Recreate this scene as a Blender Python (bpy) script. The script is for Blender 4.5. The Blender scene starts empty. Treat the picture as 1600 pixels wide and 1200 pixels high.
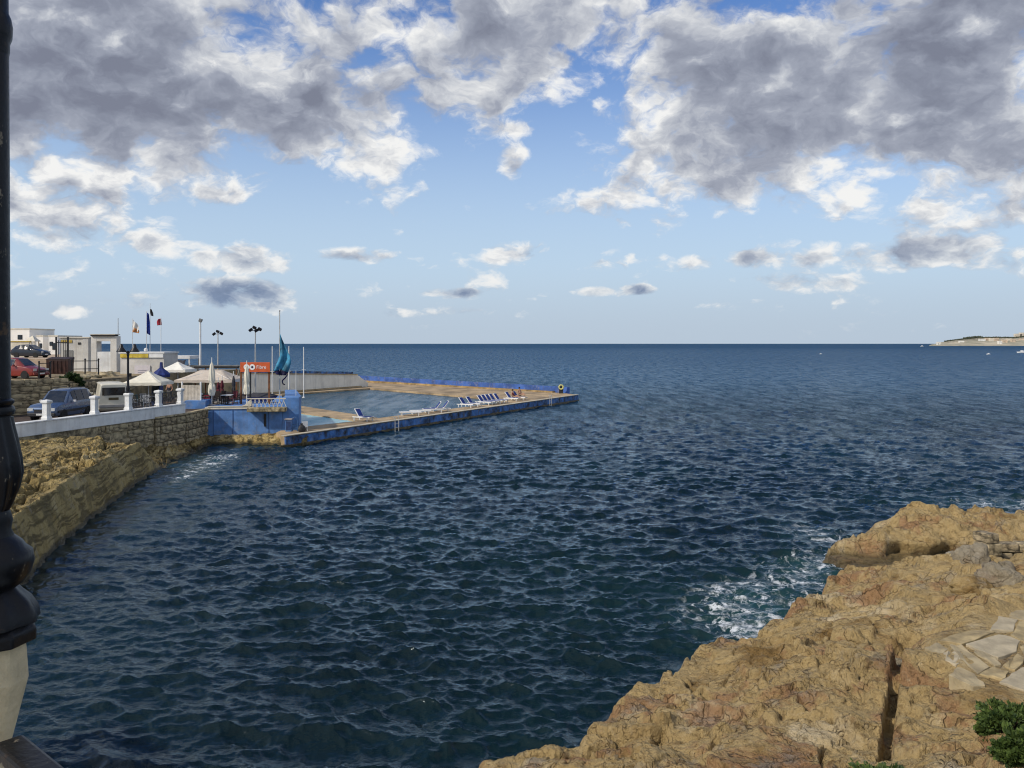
import bpy, bmesh, math, random
import numpy as np
from mathutils import Vector, Matrix
random.seed(7)
S = bpy.context.scene
COL = S.collection
R = math.radians

# ------------------------------------------------------------------ camera
CAMZ, F = 7.0, 1300.0            # eye height above the sea; focal length in photo pixels (1600 wide)
cam_data = bpy.data.cameras.new('camera')
cam = bpy.data.objects.new('camera', cam_data); COL.objects.link(cam)
cam.location = (0, 0, CAMZ); cam.rotation_euler = (R(90), 0, 0)
cam_data.sensor_width = 36; cam_data.lens = F / 1600 * 36
cam_data.shift_y = -(600 - 537) / 1600
cam_data.clip_start = 0.05; cam_data.clip_end = 200000
S.camera = cam
S.view_settings.view_transform = 'Standard'; S.view_settings.look = 'None'
S.view_settings.gamma = 1; S.view_settings.exposure = 0.0
S.view_settings.use_curve_mapping = False

# ------------------------------------------------------------------ sun and sky
SUN_EL, SUN_AZ = R(39), R(234)     # azimuth clockwise from +Y (the view direction): behind the camera, to the left
sun = bpy.data.lights.new('sun', 'SUN'); sun.energy = 3.3; sun.angle = R(2.0); sun.color = (1.0, .90, .76)
sun_o = bpy.data.objects.new('sun', sun); COL.objects.link(sun_o)
sd = Vector((math.sin(SUN_AZ) * math.cos(SUN_EL), math.cos(SUN_AZ) * math.cos(SUN_EL), math.sin(SUN_EL)))
sun_o.rotation_euler = sd.to_track_quat('Z', 'Y').to_euler()

world = bpy.data.worlds.new('World'); S.world = world; world.use_nodes = True
class G:                                                   # small node-graph writer
    def __init__(s, tree): s.t = tree; s.n = tree.nodes; s.l = tree.links
    def put(s, inp, v):
        if isinstance(v, bpy.types.NodeSocket): s.l.new(v, inp)
        elif v is not None: inp.default_value = v
    def m(s, op, a, b=None, c=None, clamp=False):
        n = s.n.new('ShaderNodeMath'); n.operation = op; n.use_clamp = clamp
        for i, v in enumerate((a, b, c)): s.put(n.inputs[i], v) if v is not None else None
        return n.outputs[0]
    def v(s, op, a, b=None):
        n = s.n.new('ShaderNodeVectorMath'); n.operation = op
        s.put(n.inputs[0], a)
        if b is not None: s.put(n.inputs[3] if op == 'SCALE' else n.inputs[1], b)
        return n.outputs[1] if op in ('DOT_PRODUCT', 'LENGTH', 'DISTANCE') else n.outputs[0]
    def xyz(s, v):
        n = s.n.new('ShaderNodeSeparateXYZ'); s.put(n.inputs[0], v); return n.outputs
    def cmb(s, x, y, z):
        n = s.n.new('ShaderNodeCombineXYZ')
        for i, q in enumerate((x, y, z)): s.put(n.inputs[i], q)
        return n.outputs[0]
    def noise(s, vec, scale=1, detail=4, rough=.55, dist=0, lac=2.0, color=False):
        n = s.n.new('ShaderNodeTexNoise')
        if vec is not None: s.put(n.inputs['Vector'], vec)
        for k, q in (('Scale', scale), ('Detail', detail), ('Roughness', rough), ('Distortion', dist), ('Lacunarity', lac)): s.put(n.inputs[k], q)
        return n.outputs['Color'] if color else n.outputs[0]
    def voro(s, vec, scale=1, feature='F1', rnd=1.0):
        n = s.n.new('ShaderNodeTexVoronoi'); n.feature = feature
        if vec is not None: s.put(n.inputs['Vector'], vec)
        n.inputs['Scale'].default_value = scale; n.inputs['Randomness'].default_value = rnd
        return n.outputs
    def sm(s, x, a, b, lo=0., hi=1.):
        n = s.n.new('ShaderNodeMapRange'); n.interpolation_type = 'SMOOTHSTEP'
        for i, q in enumerate((x, a, b, lo, hi)): s.put(n.inputs[i], q)
        return n.outputs[0]
    def mix(s, f, a, b, mode='MIX'):
        n = s.n.new('ShaderNodeMix'); n.data_type = 'RGBA'; n.blend_type = mode
        s.put(n.inputs[0], f); s.put(n.inputs[6], a); s.put(n.inputs[7], b)
        return n.outputs[2]
    def ramp(s, f, stops):
        n = s.n.new('ShaderNodeValToRGB'); s.put(n.inputs[0], f)
        e = n.color_ramp.elements
        while len(e) < len(stops): e.new(.5)
        for i, (p, c) in enumerate(stops): e[i].position = p; e[i].color = (*c, 1)
        return n.outputs[0]
    def bump(s, h, strength=.5, dist=.1, nrm=None):
        n = s.n.new('ShaderNodeBump'); n.inputs['Strength'].default_value = strength
        n.inputs['Distance'].default_value = dist; s.put(n.inputs['Height'], h)
        if nrm is not None: s.put(n.inputs['Normal'], nrm)
        return n.outputs[0]

def c4(c): return (*c, 1)
w = G(world.node_tree)
for n in list(w.n): w.n.remove(n)
sky = w.n.new('ShaderNodeTexSky'); sky.sky_type = 'NISHITA'; sky.sun_disc = False
sky.sun_elevation = SUN_EL; sky.sun_rotation = SUN_AZ; sky.altitude = 0
sky.air_density = 1.0; sky.dust_density = .6; sky.ozone_density = 2.0
tc = w.n.new('ShaderNodeTexCoord')
D = tc.outputs['Generated']
dx, dy, dz = w.xyz(D)
az = w.m('ARCTAN2', dx, dy); el = w.m('ARCSINE', dz)
elp = w.m('MAXIMUM', el, 0.0)
AE = w.cmb(az, el, 0)
def sky_dir(px, py):
    a = math.atan((px - 800) / F); return a, math.atan((537 - py) / F * math.cos(a))
# cloud banks: (centre x, y, half width, half height in photo pixels, amount)
BANKS = [(130, 90, 260, 190, 1.15), (470, 150, 260, 95, .95), (380, 220, 130, 70, .55), (650, 170, 100, 60, .55), (50, 330, 130, 75, .72), (30, 190, 200, 150, .5),
         (870, 55, 200, 95, .88), (600, 60, 230, 100, .85), (740, 100, 110, 80, .66), (1060, 40, 110, 50, .55), (300, 100, 150, 120, .75), (1230, 130, 300, 150, 1.05), (1080, 190, 130, 110, .8), (1500, 120, 240, 190, 1.1), (1130, 260, 170, 65, .8), (1090, 60, 90, 70, .25),
         (1470, 300, 150, 70, .7), (1410, 392, 190, 26, .75), (390, 462, 100, 24, .9), (240, 475, 90, 16, .62), (130, 484, 60, 12, .5), (250, 345, 40, 22, .5), (250, 378, 60, 20, .62),
         (385, 400, 75, 24, .62), (550, 400, 90, 12, .55), (340, 295, 80, 26, .5), (800, 395, 55, 20, .72), (800, 250, 26, 34, .62), (810, 200, 70, 16, .5),
         (935, 456, 44, 8, .60), (995, 453, 34, 9, .66), (700, 458, 46, 8, .6), (640, 490, 60, 9, .5), (730, 487, 40, 8, .5), (1080, 410, 60, 14, .5), (1170, 402, 40, 14, .55),
         (1250, 440, 90, 16, .5), (1150, 475, 60, 10, .45), (930, 200, 60, 110, .45), (1020, 215, 60, 70, .55), (70, 425, 60, 14, .55), (430, 310, 36, 12, .5),
         (1040, 345, 60, 22, .45), (960, 410, 70, 20, .3), (1560, 400, 90, 40, .5)]
def banks(lst, k=.55, soft=.22):
    acc = None
    for (px, py, hw, hh, amt) in lst:
        a, e = sky_dir(px, py); ca = math.cos(a); sx, sy = F / hw / ca, F / hh
        n = w.n.new('ShaderNodeVectorMath'); n.operation = 'MULTIPLY_ADD'; w.put(n.inputs[0], AE)
        n.inputs[1].default_value = (sx, sy, 0); n.inputs[2].default_value = (-a * sx, -e * sy, 0)
        q = w.m('MULTIPLY_ADD', w.v('DOT_PRODUCT', n.outputs[0], n.outputs[0]), -amt * k, amt)
        acc = q if acc is None else w.m('SMOOTH_MAX', acc, q, soft)
    return w.m('MAXIMUM', acc, 0.0)
bias = banks(BANKS)
LIT = [(385, 75, 130, 90, 1.0), (890, 100, 70, 80, 1.0), (1012, 200, 50, 80, 1.0), (660, 215, 90, 60, .9), (1065, 280, 75, 45, .9), (1345, 290, 100, 50, .9), (75, 272, 100, 26, .9),
       (410, 438, 55, 16, 1.0), (600, 40, 70, 45, .8), (40, 340, 60, 60, .7), (1460, 220, 90, 60, .6), (800, 390, 70, 26, .9), (250, 380, 80, 26, .9), (380, 395, 90, 30, .9)]
DIM = [(130, 110, 200, 120, 1.0), (560, 140, 130, 70, .8), (350, 245, 110, 40, .9), (1200, 240, 150, 60, .8), (1500, 120, 200, 120, .8), (390, 468, 90, 20, .6), (1010, 365, 40, 20, 1.0), (1300, 400, 130, 20, .8)]
lit_b = w.m('SUBTRACT', banks(LIT, .8, .1), banks(DIM, .8, .1))
# beyond the frame the same broken cover goes on
out = w.sm(el, R(24), R(36), 0, .20)
side = w.m('MULTIPLY', w.sm(w.m('ABSOLUTE', az), R(34), R(50), 0, .6), w.sm(el, R(3), R(14)))
bias = w.m('MAXIMUM', bias, w.m('MAXIMUM', out, side))
den = w.m('ADD', w.m('MAXIMUM', dz, 0.0), .62)
Q = w.v('DIVIDE', D, w.cmb(den, den, den))
warp = w.noise(Q, 9.0, 4, .6, color=True)
Qw = w.v('ADD', Q, w.v('SCALE', w.v('SUBTRACT', warp, (.5, .5, .5)), .10))
def puff(v, det):
    a = w.noise(v, 7.0, det, .62)
    b = w.voro(v, 21.0, 'F1')[0]
    return w.m('SUBTRACT', a, w.m('MULTIPLY', b, .20))
n0 = puff(Qw, 10)
n1 = puff(w.v('ADD', Qw, (.006, -.022, .022)), 6)             # a little higher up the cloud
dens = w.m('SUBTRACT', w.m('ADD', w.m('MULTIPLY', bias, .52), w.m('MULTIPLY', n0, 1.45)), .745)
alpha = w.sm(dens, -.02, .22)
thick = w.sm(dens, .10, .46)
relief = w.m('SUBTRACT', n0, n1)
low = w.sm(el, R(1), R(9))
big = w.noise(Qw, 3.2, 4, .55)
L = w.m('SUBTRACT', .72, w.m('MULTIPLY', thick, .46))
L = w.m('ADD', L, w.m('MULTIPLY', relief, 2.1))
L = w.m('ADD', L, w.m('MULTIPLY', w.m('SUBTRACT', n0, .40), .30))
L = w.m('ADD', L, w.m('ADD', w.m('MULTIPLY', w.m('SUBTRACT', big, .5), .55), w.m('MULTIPLY', lit_b, .12)))
hi = w.ramp(L, [(.0, (.205, .225, .295)), (.22, (.262, .288, .365)), (.45, (.355, .385, .465)), (.68, (.58, .605, .655)), (.90, (.90, .90, .89))])
lo = w.ramp(L, [(.0, (.18, .25, .38)), (.25, (.20, .275, .42)), (.5, (.38, .46, .58)), (.72, (.62, .68, .74)), (.95, (.84, .85, .85))])
cloud = w.mix(low, lo, hi)
SKY_K = .10
cl10 = w.v('SCALE', cloud, 1 / SKY_K)
blue = w.v('MULTIPLY', sky.outputs[0], (.78, 1.02, 1.42))
clear = w.mix(w.sm(el, R(2), R(23), .95, .0), blue, c4(tuple(c / SKY_K for c in (.52, .66, .80))))
clear = w.mix(w.sm(el, R(0), R(6), .9, .0), clear, c4(tuple(c / SKY_K for c in (.47, .56, .665))))
skyc = w.mix(w.m('MULTIPLY', alpha, w.sm(el, R(.1), R(1.6))), clear, cl10)
bg = w.n.new('ShaderNodeBackground'); bg.inputs[1].default_value = SKY_K
w.put(bg.inputs[0], skyc)
wo = w.n.new('ShaderNodeOutputWorld'); w.l.new(bg.outputs[0], wo.inputs[0])
world.cycles.sampling_method = 'NONE'
S.cycles.use_adaptive_sampling = True; S.cycles.adaptive_threshold = .016; S.cycles.adaptive_min_samples = 16; S.cycles.filter_width = 1.1
S.cycles.max_bounces = 5; S.cycles.diffuse_bounces = 2; S.cycles.glossy_bounces = 3; S.cycles.transmission_bounces = 4

# ------------------------------------------------------------------ helpers
def wx(px, d): return (px - 800) / F * d                     # world X of a photo column at a distance
def wz(py, d): return CAMZ - (py - 537) / F * d              # world Z of a photo row at a distance
def gp(px, py, z=0.0):                                       # the point at height z that lies behind a photo pixel
    d = (CAMZ - z) * F / (py - 537); return (wx(px, d), d)

def prop(o, label=None, cat=None, group=None, kind=None):
    for k, v in (('label', label), ('category', cat), ('group', group), ('kind', kind)):
        if v: o[k] = v
    return o
def thing(name, label, cat, loc=(0, 0, 0), rz=0.0, group=None):
    o = bpy.data.objects.new(name, None); COL.objects.link(o); o.empty_display_size = .1
    o.location = loc; o.rotation_euler = (0, 0, rz)
    return prop(o, label, cat, group)
class MB:
    def __init__(s): s.v = []; s.f = []
    def add(s, vs, fs):
        b = len(s.v); s.v += [tuple(v) for v in vs]; s.f += [tuple(i + b for i in f) for f in fs]; return s
    def box(s, c, d, rz=0.0, taper=1.0, M=None):
        x, y, z = d[0] / 2, d[1] / 2, d[2] / 2; t = taper
        vs = [(-x, -y, -z), (x, -y, -z), (x, y, -z), (-x, y, -z), (-x * t, -y * t, z), (x * t, -y * t, z), (x * t, y * t, z), (-x * t, y * t, z)]
        m = Matrix.Translation(c) @ (M if M else Matrix.Rotation(rz, 4, 'Z'))
        return s.add([m @ Vector(v) for v in vs], [(0, 3, 2, 1), (4, 5, 6, 7), (0, 1, 5, 4), (1, 2, 6, 5), (2, 3, 7, 6), (3, 0, 4, 7)])
    def cyl(s, p, q, r0, r1=None, n=10):
        r1 = r0 if r1 is None else r1; p = Vector(p); q = Vector(q); ax = (q - p).normalized()
        a = ax.orthogonal().normalized(); b = ax.cross(a); vs = []
        for c, r in ((p, r0), (q, r1)):
            vs += [c + (a * math.cos(t) + b * math.sin(t)) * r for t in [i * 2 * math.pi / n for i in range(n)]]
        return s.add(vs, [(i, (i + 1) % n, n + (i + 1) % n, n + i) for i in range(n)] + [tuple(range(n - 1, -1, -1)), tuple(range(n, 2 * n))])
    def tube(s, pts, r, n=8):
        for a, b in zip(pts[:-1], pts[1:]): s.cyl(a, b, r, None, n)
        return s
    def lathe(s, prof, n=24, c=(0, 0, 0), a0=0.0, flute=None):
        vs = []
        for (r, z) in prof:
            for i in range(n):
                t = a0 + i * 2 * math.pi / n; rr = r * (flute(t, z) if flute else 1)
                vs.append((c[0] + rr * math.cos(t), c[1] + rr * math.sin(t), c[2] + z))
        m = len(prof)
        fs = [(j * n + i, j * n + (i + 1) % n, (j + 1) * n + (i + 1) % n, (j + 1) * n + i) for j in range(m - 1) for i in range(n)]
        return s.add(vs, fs + [tuple(range(n - 1, -1, -1)), tuple(range((m - 1) * n, m * n))])
    def prism(s, pts, z0, z1):
        n = len(pts); z0 = z0 if hasattr(z0, '__len__') else [z0] * n; z1 = z1 if hasattr(z1, '__len__') else [z1] * n
        vs = [(p[0], p[1], z0[i]) for i, p in enumerate(pts)] + [(p[0], p[1], z1[i]) for i, p in enumerate(pts)]
        return s.add(vs, [(i, (i + 1) % n, n + (i + 1) % n, n + i) for i in range(n)] + [tuple(range(n - 1, -1, -1)), tuple(range(n, 2 * n))])
    def sheet(s, grid):
        h, k = len(grid), len(grid[0])
        return s.add([p for r in grid for p in r], [(j * k + i, j * k + i + 1, (j + 1) * k + i + 1, (j + 1) * k + i) for j in range(h - 1) for i in range(k - 1)])
    def mesh(s, name):
        me = bpy.data.meshes.new(name); me.from_pydata(s.v, [], s.f); me.update()
        bm = bmesh.new(); bm.from_mesh(me); bmesh.ops.recalc_face_normals(bm, faces=bm.faces); bm.to_mesh(me); bm.free()
        return me
    def build(s, name, mat, parent=None, smooth=False, bevel=0.0, loc=None, rz=0.0, thick=0.0):
        me = s.mesh(name); me.materials.append(mat)
        return link(name, me, parent, smooth, bevel, loc, rz, thick)
def link(name, me, parent=None, smooth=False, bevel=0.0, loc=None, rz=0.0, thick=0.0):
    o = bpy.data.objects.new(name, me); COL.objects.link(o)
    if parent: o.parent = parent
    if loc: o.location = loc
    o.rotation_euler = (0, 0, rz)
    if smooth:
        me.polygons.foreach_set('use_smooth', [True] * len(me.polygons))
        if smooth != 'all': 
            try: me.set_sharp_from_angle(angle=R(40))
            except Exception: pass
    if thick: m = o.modifiers.new('solid', 'SOLIDIFY'); m.thickness = thick; m.offset = 0
    if bevel: m = o.modifiers.new('bevel', 'BEVEL'); m.width = bevel; m.segments = 2; m.limit_method = 'ANGLE'
    return o
def copy_tree(o, parent=None, loc=None, rz=None, label=None):
    c = o.copy(); COL.objects.link(c)
    if parent: c.parent = parent
    for ch in o.children: copy_tree(ch, c)
    if loc: c.location = loc
    if rz is not None: c.rotation_euler = (0, 0, rz)
    if label: c['label'] = label
    return c
def grid_mesh(name, X, Y, Z, mat, drop=None, smooth=True):
    h, k = X.shape
    co = np.stack([X, Y, Z], -1).reshape(-1, 3).astype(np.float32)
    i = np.arange(h * k).reshape(h, k)
    q = np.stack([i[:-1, :-1], i[:-1, 1:], i[1:, 1:], i[1:, :-1]], -1).reshape(-1, 4)
    if drop is not None: q = q[~drop.reshape(-1)[q].all(1)]
    used = np.zeros(h * k, bool); used[q.reshape(-1)] = True
    re = np.cumsum(used) - 1; co = co[used]; q = re[q]
    me = bpy.data.meshes.new(name)
    me.vertices.add(len(co)); me.vertices.foreach_set('co', co.ravel())
    me.loops.add(q.size); me.loops.foreach_set('vertex_index', q.ravel().astype(np.int32))
    me.polygons.add(len(q)); me.polygons.foreach_set('loop_start', np.arange(0, q.size, 4, dtype=np.int32))
    me.polygons.foreach_set('use_smooth', np.full(len(q), smooth, bool))
    me.update(); me.validate(); me.materials.append(mat)
    o = bpy.data.objects.new(name, me); COL.objects.link(o); return o

# numpy noise
def _hash(ix, iy, seed):
    h = (ix.astype(np.int64) * 374761393 + iy.astype(np.int64) * 668265263 + seed * 974634777) & 0xffffffff
    h = ((h ^ (h >> 13)) * 1274126177) & 0xffffffff
    return ((h ^ (h >> 16)) & 0xffffff) / float(0x1000000)
def pnoise(x, y, seed=0):
    ix = np.floor(x); iy = np.floor(y); fx = x - ix; fy = y - iy; r = 0
    u = fx * fx * fx * (fx * (fx * 6 - 15) + 10); v = fy * fy * fy * (fy * (fy * 6 - 15) + 10)
    def g(a, b):
        t = _hash(ix + a, iy + b, seed) * 2 * np.pi
        return np.cos(t) * (fx - a) + np.sin(t) * (fy - b)
    return 1.5 * ((g(0, 0) * (1 - u) + g(1, 0) * u) * (1 - v) + (g(0, 1) * (1 - u) + g(1, 1) * u) * v)
def fbm(x, y, octs=5, rough=.5, seed=0, ridge=False):
    s = 0; a = 1; t = 0
    for i in range(octs):
        n = pnoise(x, y, seed + i * 17); s = s + a * ((1 - 2 * np.abs(n)) if ridge else n); t += a
        a *= rough; x = x * 2.03 + 11.7; y = y * 2.03 - 5.3
    return s / t
def worley(x, y, seed=0):
    ix = np.floor(x); iy = np.floor(y); f1 = np.full(x.shape, 9.); f2 = f1.copy(); cid = np.zeros(x.shape)
    for a in (-1, 0, 1):
        for b in (-1, 0, 1):
            cx = ix + a; cy = iy + b
            px = cx + _hash(cx, cy, seed); py = cy + _hash(cx, cy, seed + 5)
            d = np.hypot(x - px, y - py); c = _hash(cx, cy, seed + 9)
            near = d < f1
            f2 = np.where(near, f1, np.minimum(f2, d)); cid = np.where(near, c, cid); f1 = np.where(near, d, f1)
    return f1, f2, cid
def facets(x, y, seed, tilt=1.0):                              # broken rock: every cell a tilted plate
    ix = np.floor(x); iy = np.floor(y); f1 = np.full(x.shape, 9.); f2 = f1.copy(); h = np.zeros(x.shape)
    for a in (-1, 0, 1):
        for b in (-1, 0, 1):
            cx = ix + a; cy = iy + b
            dx = x - cx - _hash(cx, cy, seed); dy = y - cy - _hash(cx, cy, seed + 5); d = np.hypot(dx, dy); near = d < f1
            p = _hash(cx, cy, seed + 9) - .5 + tilt * (dx * (_hash(cx, cy, seed + 21) - .5) + dy * (_hash(cx, cy, seed + 33) - .5))
            f2 = np.where(near, f1, np.minimum(f2, d)); h = np.where(near, p, h); f1 = np.where(near, d, f1)
    return h, f2 - f1
def sstep(x, a, b):
    t = np.clip((x - a) / (b - a), 0, 1); return t * t * (3 - 2 * t)
def seg_dist(X, Y, pts, closed=False):
    d = np.full(X.shape, 1e9); P = list(pts) + ([pts[0]] if closed else [])
    for (ax, ay), (bx, by) in zip(P[:-1], P[1:]):
        vx, vy = bx - ax, by - ay; L = vx * vx + vy * vy + 1e-12
        t = np.clip(((X - ax) * vx + (Y - ay) * vy) / L, 0, 1)
        d = np.minimum(d, np.hypot(X - ax - t * vx, Y - ay - t * vy))
    return d
def inside(X, Y, pts):
    c = np.zeros(X.shape, bool); n = len(pts)
    for i in range(n):
        (ax, ay), (bx, by) = pts[i], pts[(i + 1) % n]
        if ay == by: continue
        c ^= ((ay > Y) != (by > Y)) & (X < (bx - ax) * (Y - ay) / (by - ay) + ax)
    return c
def sdf(X, Y, pts):
    d = seg_dist(X, Y, pts, True); return np.where(inside(X, Y, pts), d, -d)

# ------------------------------------------------------------------ materials
MATS = {}
def mat(name, col, rough=.6, var=.18, scale=3.0, bump=.15, bscale=None, metal=0.0, spec=.4, col2=None, coat=0.0, alpha=None, trans=0.0, stain=0.0):
    if name in MATS: return MATS[name]
    m = bpy.data.materials.new(name); m.use_nodes = True; g = G(m.node_tree)
    p = g.n['Principled BSDF']; t = g.n.new('ShaderNodeTexCoord').outputs['Object']
    dark = col2 if col2 else tuple(c * (1 - 2.2 * var) for c in col)
    f = g.sm(g.noise(t, scale, 6, .62), .30, .68)
    cc = g.mix(f, c4(dark), c4(tuple(min(1, c * (1 + var * .35)) for c in col)))
    if stain:                                                  # rain and rust runs down a weathered face
        run = g.sm(g.noise(g.v('MULTIPLY', t, (3.2, 3.2, .22)), 1.0, 6, .68), .50, .68); spl = g.sm(g.noise(g.v('ADD', t, (5, 9, 2)), 1.7, 6, .7), .54, .64)
        cc = g.mix(g.m('MULTIPLY', run, stain), cc, c4((.16, .115, .075))); cc = g.mix(g.m('MULTIPLY', spl, stain * .8), cc, c4((.42, .38, .33)))
    g.put(p.inputs['Base Color'], cc)
    g.put(p.inputs['Roughness'], g.m('ADD', rough - .06, g.m('MULTIPLY', f, .12)))
    p.inputs['Metallic'].default_value = metal; p.inputs['Specular IOR Level'].default_value = spec
    p.inputs['Coat Weight'].default_value = coat; p.inputs['Transmission Weight'].default_value = trans
    if bump: g.put(p.inputs['Normal'], g.bump(g.noise(t, bscale or scale * 6, 5, .6), bump, .03))
    MATS[name] = m; return m

# ------------------------------------------------------------------ the sea
def ocean_tile(N, L, lp, cut, wind, spread, seed, hs):
    rng = np.random.default_rng(seed)
    k1 = np.fft.fftfreq(N, L / N) * 2 * np.pi; KX, KY = np.meshgrid(k1, k1); K = np.hypot(KX, KY); K[0, 0] = 1e-6
    kp = 2 * np.pi / lp; ca = (KX * math.cos(wind) + KY * math.sin(wind)) / K
    P = np.exp(-1.25 * (kp / K) ** 2) / K ** 3.3 * (np.abs(ca) ** spread + .06) * np.exp(-(K / cut) ** 2); P[0, 0] = 0
    A = np.sqrt(P) * (rng.normal(size=(N, N)) + 1j * rng.normal(size=(N, N)))
    h = np.real(np.fft.ifft2(A)); s = hs / 4 / h.std(); A *= s
    return (np.real(np.fft.ifft2(A)), np.real(np.fft.ifft2(-1j * KX / K * A)), np.real(np.fft.ifft2(-1j * KY / K * A)), L)
def sample(tile, X, Y, rot):
    N = tile[0].shape[0]; L = tile[3]; c, s = math.cos(rot), math.sin(rot)
    u = ((c * X + s * Y) / L * N) % N; v = ((-s * X + c * Y) / L * N) % N
    i = np.floor(u).astype(int); j = np.floor(v).astype(int); fu = u - i; fv = v - j; i %= N; j %= N; i1 = (i + 1) % N; j1 = (j + 1) % N
    r = [t[j, i] * (1 - fu) * (1 - fv) + t[j, i1] * fu * (1 - fv) + t[j1, i] * (1 - fu) * fv + t[j1, i1] * fu * fv for t in tile[:3]]
    return r[0], c * r[1] - s * r[2], s * r[1] + c * r[2]
T1 = ocean_tile(512, 61.0, 2.3, 30.0, R(75), 3.6, 3, .215)
T2 = ocean_tile(512, 17.3, .85, 70.0, R(82), 2.2, 8, .072)
ang = [R(-100)]
while ang[-1] < R(100): ang.append(ang[-1] + (R(.085) if abs(ang[-1]) < R(34.5) else R(.6 if abs(ang[-1]) < R(60) else 3)))
rad = [4.0]
while rad[-1] < 120000:
    d = rad[-1]; rad.append(d + min(max(.062, (.85 if d < 40 else .48) * d * d / (832 * 7)), d * .22))
Ag, Rg = np.meshgrid(np.array(ang), np.array(rad))
X = Rg * np.sin(Ag); Y = Rg * np.cos(Ag)
h1, a1, b1 = sample(T1, X, Y, 0.0); h3, a3, b3 = sample(T1, X + 13, Y * .97 + 7, R(23)); h2, a2, b2 = sample(T2, X, Y, R(-9))
gust = .75 + .5 * sstep(fbm(X / 38, Y / 38, 3, .5, 41), -.35, .45)
lee = .45 + .55 * sstep(X + .30 * (Y - 26), -17, -4)                       # calmer water under the quay
f1 = (1 - .75 * sstep(Rg, 250, 1500)) * lee; f2 = (1 - sstep(Rg, 60, 190)) * lee * gust
Zs = (h1 * .75 + h3 * .55) * f1 + h2 * f2
chop = -.85
Xs = X + chop * ((a1 * .75 + a3 * .55) * f1 + a2 * f2); Ys = Y + chop * ((b1 * .75 + b3 * .55) * f1 + b2 * f2)

m = bpy.data.materials.new('sea_water'); m.use_nodes = True; g = G(m.node_tree); p = g.n['Principled BSDF']
pos = g.n.new('ShaderNodeNewGeometry').outputs['Position']
px, py, pz = g.xyz(pos)
dist = g.v('LENGTH', g.cmb(px, py, 0))
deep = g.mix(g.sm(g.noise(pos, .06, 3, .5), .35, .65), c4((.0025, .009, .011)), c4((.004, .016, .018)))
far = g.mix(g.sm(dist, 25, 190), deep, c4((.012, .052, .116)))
# foam: streaks thrown back by the rocks, and the odd breaking crest
fv = g.v('ADD', pos, g.v('SCALE', g.v('SUBTRACT', g.noise(pos, .9, 3, .6, color=True), (.5, .5, .5)), 1.1))
fl = g.m('MULTIPLY', g.m('ABSOLUTE', g.m('SUBTRACT', g.noise(g.v('MULTIPLY', fv, (1, 1, 0)), 1.15, 6, .62), .5)), 1.5)
fl2 = g.m('MULTIPLY', g.m('ABSOLUTE', g.m('SUBTRACT', g.noise(g.v('ADD', fv, (7, 3, 0)), 3.0, 5, .65), .5)), 1.2)
def spot(cx, cy, rx, ry, rot=0.0):
    c, s_ = math.cos(rot), math.sin(rot)
    u = g.m('SUBTRACT', px, cx); v_ = g.m('SUBTRACT', py, cy)
    a = g.m('DIVIDE', g.m('ADD', g.m('MULTIPLY', u, c), g.m('MULTIPLY', v_, s_)), rx)
    b = g.m('DIVIDE', g.m('SUBTRACT', g.m('MULTIPLY', v_, c), g.m('MULTIPLY', u, s_)), ry)
    return g.m('POWER', math.e, g.m('MULTIPLY', g.m('ADD', g.m('MULTIPLY', a, a), g.m('MULTIPLY', b, b)), -1))
FX = [(gp(1190, 945), 1.7, 3.0, -.5, 1.0), (gp(1195, 978), .8, 1.2, -.6, 1.6), (gp(1265, 890), 1.4, 2.6, -.5, .95), (gp(1130, 965), 1.4, 1.3, -.6, .6), (gp(1270, 835), 1.3, 2.2, 0, .5),
      (gp(330, 722), 1.3, 5.5, .15, .85), (gp(290, 738), 1.0, 4.0, .2, .6), (gp(1575, 788), 3.5, 1.6, 0, .6)]
zone = None
for (c, rx, ry, rot, k) in FX:
    q = g.m('MULTIPLY', spot(c[0], c[1], rx, ry, rot), k); zone = q if zone is None else g.m('MAXIMUM', zone, q)
wid = g.m('MULTIPLY', zone, g.m('MULTIPLY', g.sm(g.noise(pos, .75, 4, .6), .36, .70), .11))
foam = g.m('MULTIPLY', g.sm(g.m('SUBTRACT', fl, wid), .035, -.02), g.sm(zone, .10, .5))
foam2 = g.m('MULTIPLY', g.sm(g.m('SUBTRACT', fl2, g.m('MULTIPLY', wid, .9)), .02, -.02), g.sm(zone, .25, .7))
caps = g.m('MULTIPLY', g.sm(g.noise(pos, .33, 5, .7), .735, .76), g.sm(pz, .03, .16))
foam = g.m('MINIMUM', g.m('ADD', g.m('ADD', foam, g.m('MULTIPLY', foam2, .6)), g.m('MULTIPLY', caps, .7)), 1.0)
foam = g.m('MULTIPLY', foam, g.sm(g.noise(pos, 2.2, 5, .7), .40, .62, .02, .80))
r1 = g.noise(g.v('MULTIPLY', pos, (1, 1.25, 1)), 2.6, 4, .6)
r2 = g.noise(g.v('MULTIPLY', pos, (.55, 1, 1)), .55, 4, .62, .3)
nb = g.bump(r1, .42, .10)
nb2 = g.n.new('ShaderNodeBump'); nb2.inputs['Distance'].default_value = 1.0
g.put(nb2.inputs['Strength'], g.sm(dist, 60, 400, .0, .75)); g.put(nb2.inputs['Height'], r2); g.put(nb2.inputs['Normal'], nb)
nrm = nb2.outputs[0]
g.n.remove(p)
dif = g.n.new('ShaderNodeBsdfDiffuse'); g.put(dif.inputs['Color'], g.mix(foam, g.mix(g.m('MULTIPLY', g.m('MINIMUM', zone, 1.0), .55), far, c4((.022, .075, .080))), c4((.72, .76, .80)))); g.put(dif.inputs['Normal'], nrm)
glo = g.n.new('ShaderNodeBsdfGlossy'); glo.inputs['Color'].default_value = (.80, .92, 1.0, 1); g.put(glo.inputs['Roughness'], g.sm(dist, 30, 900, .16, .22)); g.put(glo.inputs['Normal'], nrm)
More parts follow.
